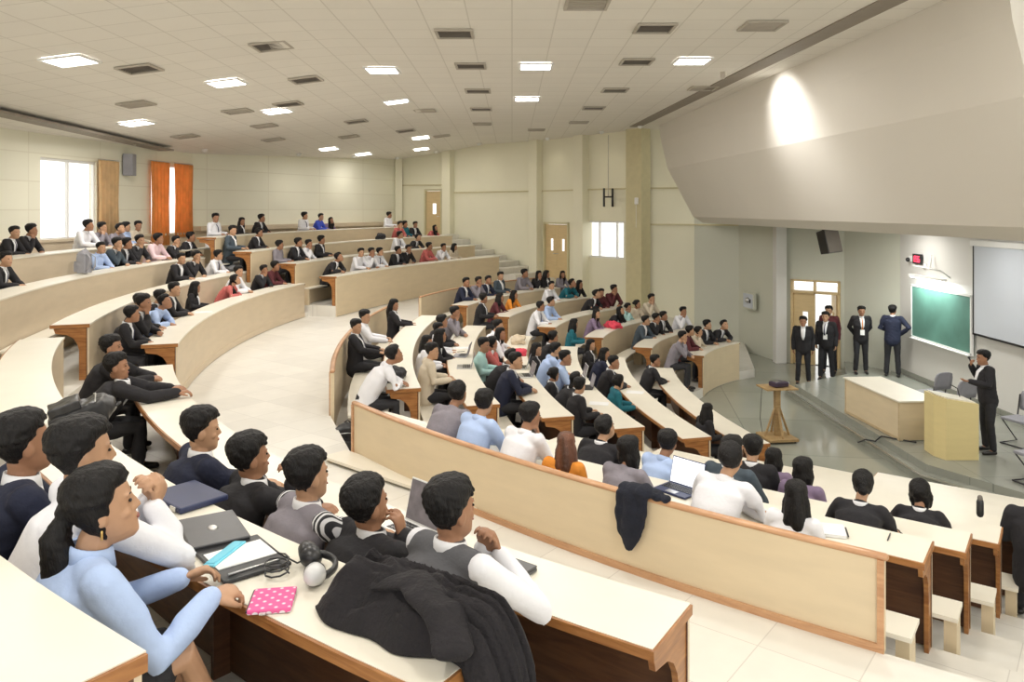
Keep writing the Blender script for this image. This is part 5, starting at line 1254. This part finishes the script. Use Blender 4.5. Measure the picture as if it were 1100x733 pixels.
MB().box((0, 0, .010), (.155, .17, .018)).build('pouch', 'polka', t, bevel=.006); MB().tube([(-.078, -.08, .012), (-.078, .08, .012)], .004, 6).build('zip', 'black', t, True); MB().box((-.02, -.092, .01), (.022, .02, .004)).build('zip_pull', 'metal', t)
t = empty('headphones', (-.86, 3.24, Z2), R(20), 'black and silver headphones with their cable coiled beside', 'headphones', None, 1.08)
band = [(.07 * math.cos(a) * 1.25 + .03, .085 * math.sin(a), .035 + .01 * math.sin(a)) for a in [i * math.pi / 10 - math.pi / 2 for i in range(11)]]
MB().tube(band, .011, 10, flat=(1, 1.4)).build('headband', 'black', t, True)
for sy, mm in ((-1, 'steel_silver'), (1, 'black')):
    M.setdefault('steel_silver', mat('silver_plastic', (.62, .62, .62), .25, .03))
    c = MB(); c.tube([(.03, sy * .088, .042), (.02, sy * .118, .050)], [.042, .036], 18); c.build('ear_cup', mm, t, True)
    c = MB(); c.tube([(.035, sy * .066, .038), (.03, sy * .084, .040)], [.040, .043], 18); c.build('ear_pad', 'black', t, True)
cb = [(-.10 + .045 * math.cos(i * .7) , .03 + .05 * math.sin(i * .7), .008 + .0022 * i) for i in range(30)]
MB().tube(cb + [(-.02, .08, .02), (.02, .09, .03)], .0035, 6).build('cable', 'black', t, True)
t = laptop(-.60, 4.46, Z1, R(-44), 'open silver laptop before the man leaning on his hand', 'steel_white', 104, 1.1)
t = laptop(-.10, 4.04, Z1, R(-38), 'closed slim dark grey laptop in front of the man in charcoal waistcoat', 'dark_lid', 0, 1.15)
bp = backpack(-3.22, 5.42, Z2, R(-60), 'black backpack lying on the second desk at the left', 'black', 1.0, R(-72))
t = empty('phone', (-3.42, 7.95, Z1 + .06), R(10), 'black phone in the hands of the man in the black suit', 'phone'); MB().box((0, 0, 0), (.07, .14, .009)).build('phone_body', 'black', t, bevel=.003); MB().box((0, 0, .0055), (.062, .125, .002)).build('phone_screen', 'screen_dim', t)
# black overcoat thrown over the desk end
M['coat'] = mat('black_wool_coat', (.014, .012, .014), .95, .2, 9, bump=.5, bscale=50)
def folds(me, amp, dirv, freq):
    dv = Vector(dirv).normalized(); nr = [v.normal.copy() for v in me.vertices]
    for v, nn in zip(me.vertices, nr):
        u = v.co.dot(dv) * freq + 2.2 * noise.noise(v.co * 3.5); v.co += nn * amp * (abs(math.sin(u)) - .5) * (1 + noise.noise(v.co * 5))
    me.update()
def coat_sheet(a, b, wide, height, drop, seed, z0, nu=110, nv=70, lap=.78):
    """crumpled cloth lying along a-b and falling over the desk end beyond b"""
    a, b = Vector(a), Vector(b); d = (b - a).normalized(); n_ = Vector((d.y, -d.x)); L = (b - a).length; top, bot = [], []
    for i in range(nu):
        u = i / (nu - 1); s_ = min(u / lap, 1); o_ = max(0, (u - lap) / (1 - lap))
        wd = wide * (.72 + .28 * math.sin(math.pi * min(1, s_ * 1.15)) + .16 * noise.noise(Vector((u * 3.2, seed, 0)))) * (1 - .25 * o_)
        for j in range(nv):
            v = -1 + 2 * j / (nv - 1)
            base = a + d * (L * s_ + .05 * min(1, o_ * 5)) + n_ * (v * wd + .05 * noise.noise(Vector((u * 4, 5 + seed, v))))
            wv = noise.noise(Vector((u * 2.2 + .5 * v, v * 2.4 + seed, 1.3)))
            f1 = 1 - abs(noise.noise(Vector((u * 3.2 + 1.1 * wv, v * 2.6 + seed + .8 * wv, 4)))) * 2.2
            f2 = 1 - abs(noise.noise(Vector((u * 7.5, v * 5.2 + seed * 2 + 1.5 * wv, 9)))) * 2.0
            dome = max(0.0, 1 - abs(v) ** 2.4) * min(1, s_ * 7) ** .6
            h = (height * (.60 + .30 * f1) + .020 * f2) * dome
            if o_ > 0:
                ang = min(1, o_ * 4) * math.pi / 2
                off = d * (h * math.sin(ang) * .7); z = z0 + h * math.cos(ang) - drop * max(0, o_ - .05) * (1 - .12 * abs(v)); base = base + off
            else: z = z0 + .006 + h
            top.append(Vector((base.x, base.y, z + .005))); bot.append(Vector((base.x - d.x * .012 * (o_ > 0), base.y - d.y * .012 * (o_ > 0), z - .005)))
    fs = []; N = nu * nv
    for i in range(nu - 1):
        for j in range(nv - 1):
            q = i * nv + j; fs.append((q, q + 1, q + nv + 1, q + nv)); fs.append((N + q, N + q + nv, N + q + nv + 1, N + q + 1))
    rim = [j for j in range(nv)] + [i * nv + nv - 1 for i in range(1, nu)] + [(nu - 1) * nv + j for j in range(nv - 2, -1, -1)] + [i * nv for i in range(nu - 2, 0, -1)]
    for q, w in zip(rim, rim[1:] + rim[:1]): fs.append((q, N + q, N + w, w))
    return MB().add(top + bot, fs)
mb = coat_sheet((-.66, 3.10), (-.08, 2.70), .215, .19, .62, 2.0, 2.832)
me = mb.mesh('overcoat', True); me.materials.append(M['coat'])
co = link('overcoat', me, None); tag(co, 'black coat thrown in a heap over the second desk and its end', 'coat')
sl = MB(); sl.tube([(-.50, 2.90, 2.96), (-.36, 2.84, 3.00), (-.22, 2.68, 2.97), (-.19, 2.54, 2.91)], [.035, .052, .055, .048], 16, flat=(1.5, .55))
me = remesh(sl, 'sleeve', .007, 4, .010, 9); folds(me, .004, (.3, -.5, .8), 24); me.materials.append(M['coat']); link('sleeve', me, None, co)
# black garment hanging over the low partition
p = rp(PAR_N, 50.05, -.025); u = Vector((math.sin(R(50.0)), -math.cos(R(50.0)), 0)); w_ = Vector((-math.cos(R(50)), -math.sin(R(50)), 0)); b0 = Vector((p[0], p[1], PAR_N_TOP))
mb = MB()
mb.tube([b0 - u * .17 + Vector((0, 0, .05)) - w_ * .02, b0 + Vector((0, 0, .06)), b0 + u * .20 + Vector((0, 0, .04))], [.05, .075, .035], 12, flat=(1.3, .6))
mb.tube([b0 - u * .06 + w_ * .06 + Vector((0, 0, .02)), b0 - u * .07 + w_ * .075 + Vector((0, 0, -.14)), b0 - u * .08 + w_ * .07 + Vector((0, 0, -.28)), b0 - u * .085 + w_ * .065 + Vector((0, 0, -.38))], [.135, .13, .095, .035], 14, flat=[(1, .30)] * 4, up=tuple(w_))
mb.tube([b0 - w_ * .05 - u * .05, b0 - w_ * .07 - u * .05 + Vector((0, 0, -.25))], [.12, .09], 12, flat=(1, .25), up=tuple(w_))
me = remesh(mb, 'black_sweater', .008, 4, .008, 9); folds(me, .010, tuple(u), 30); M['coat_navy'] = mat('blue_black_knit', (.008, .010, .020), .95, .2, 12, bump=.4); me.materials.append(M['coat_navy'])
tag(link('black_sweater', me, None), 'blue-black sweater hanging over the rail of the long low partition', 'sweater')
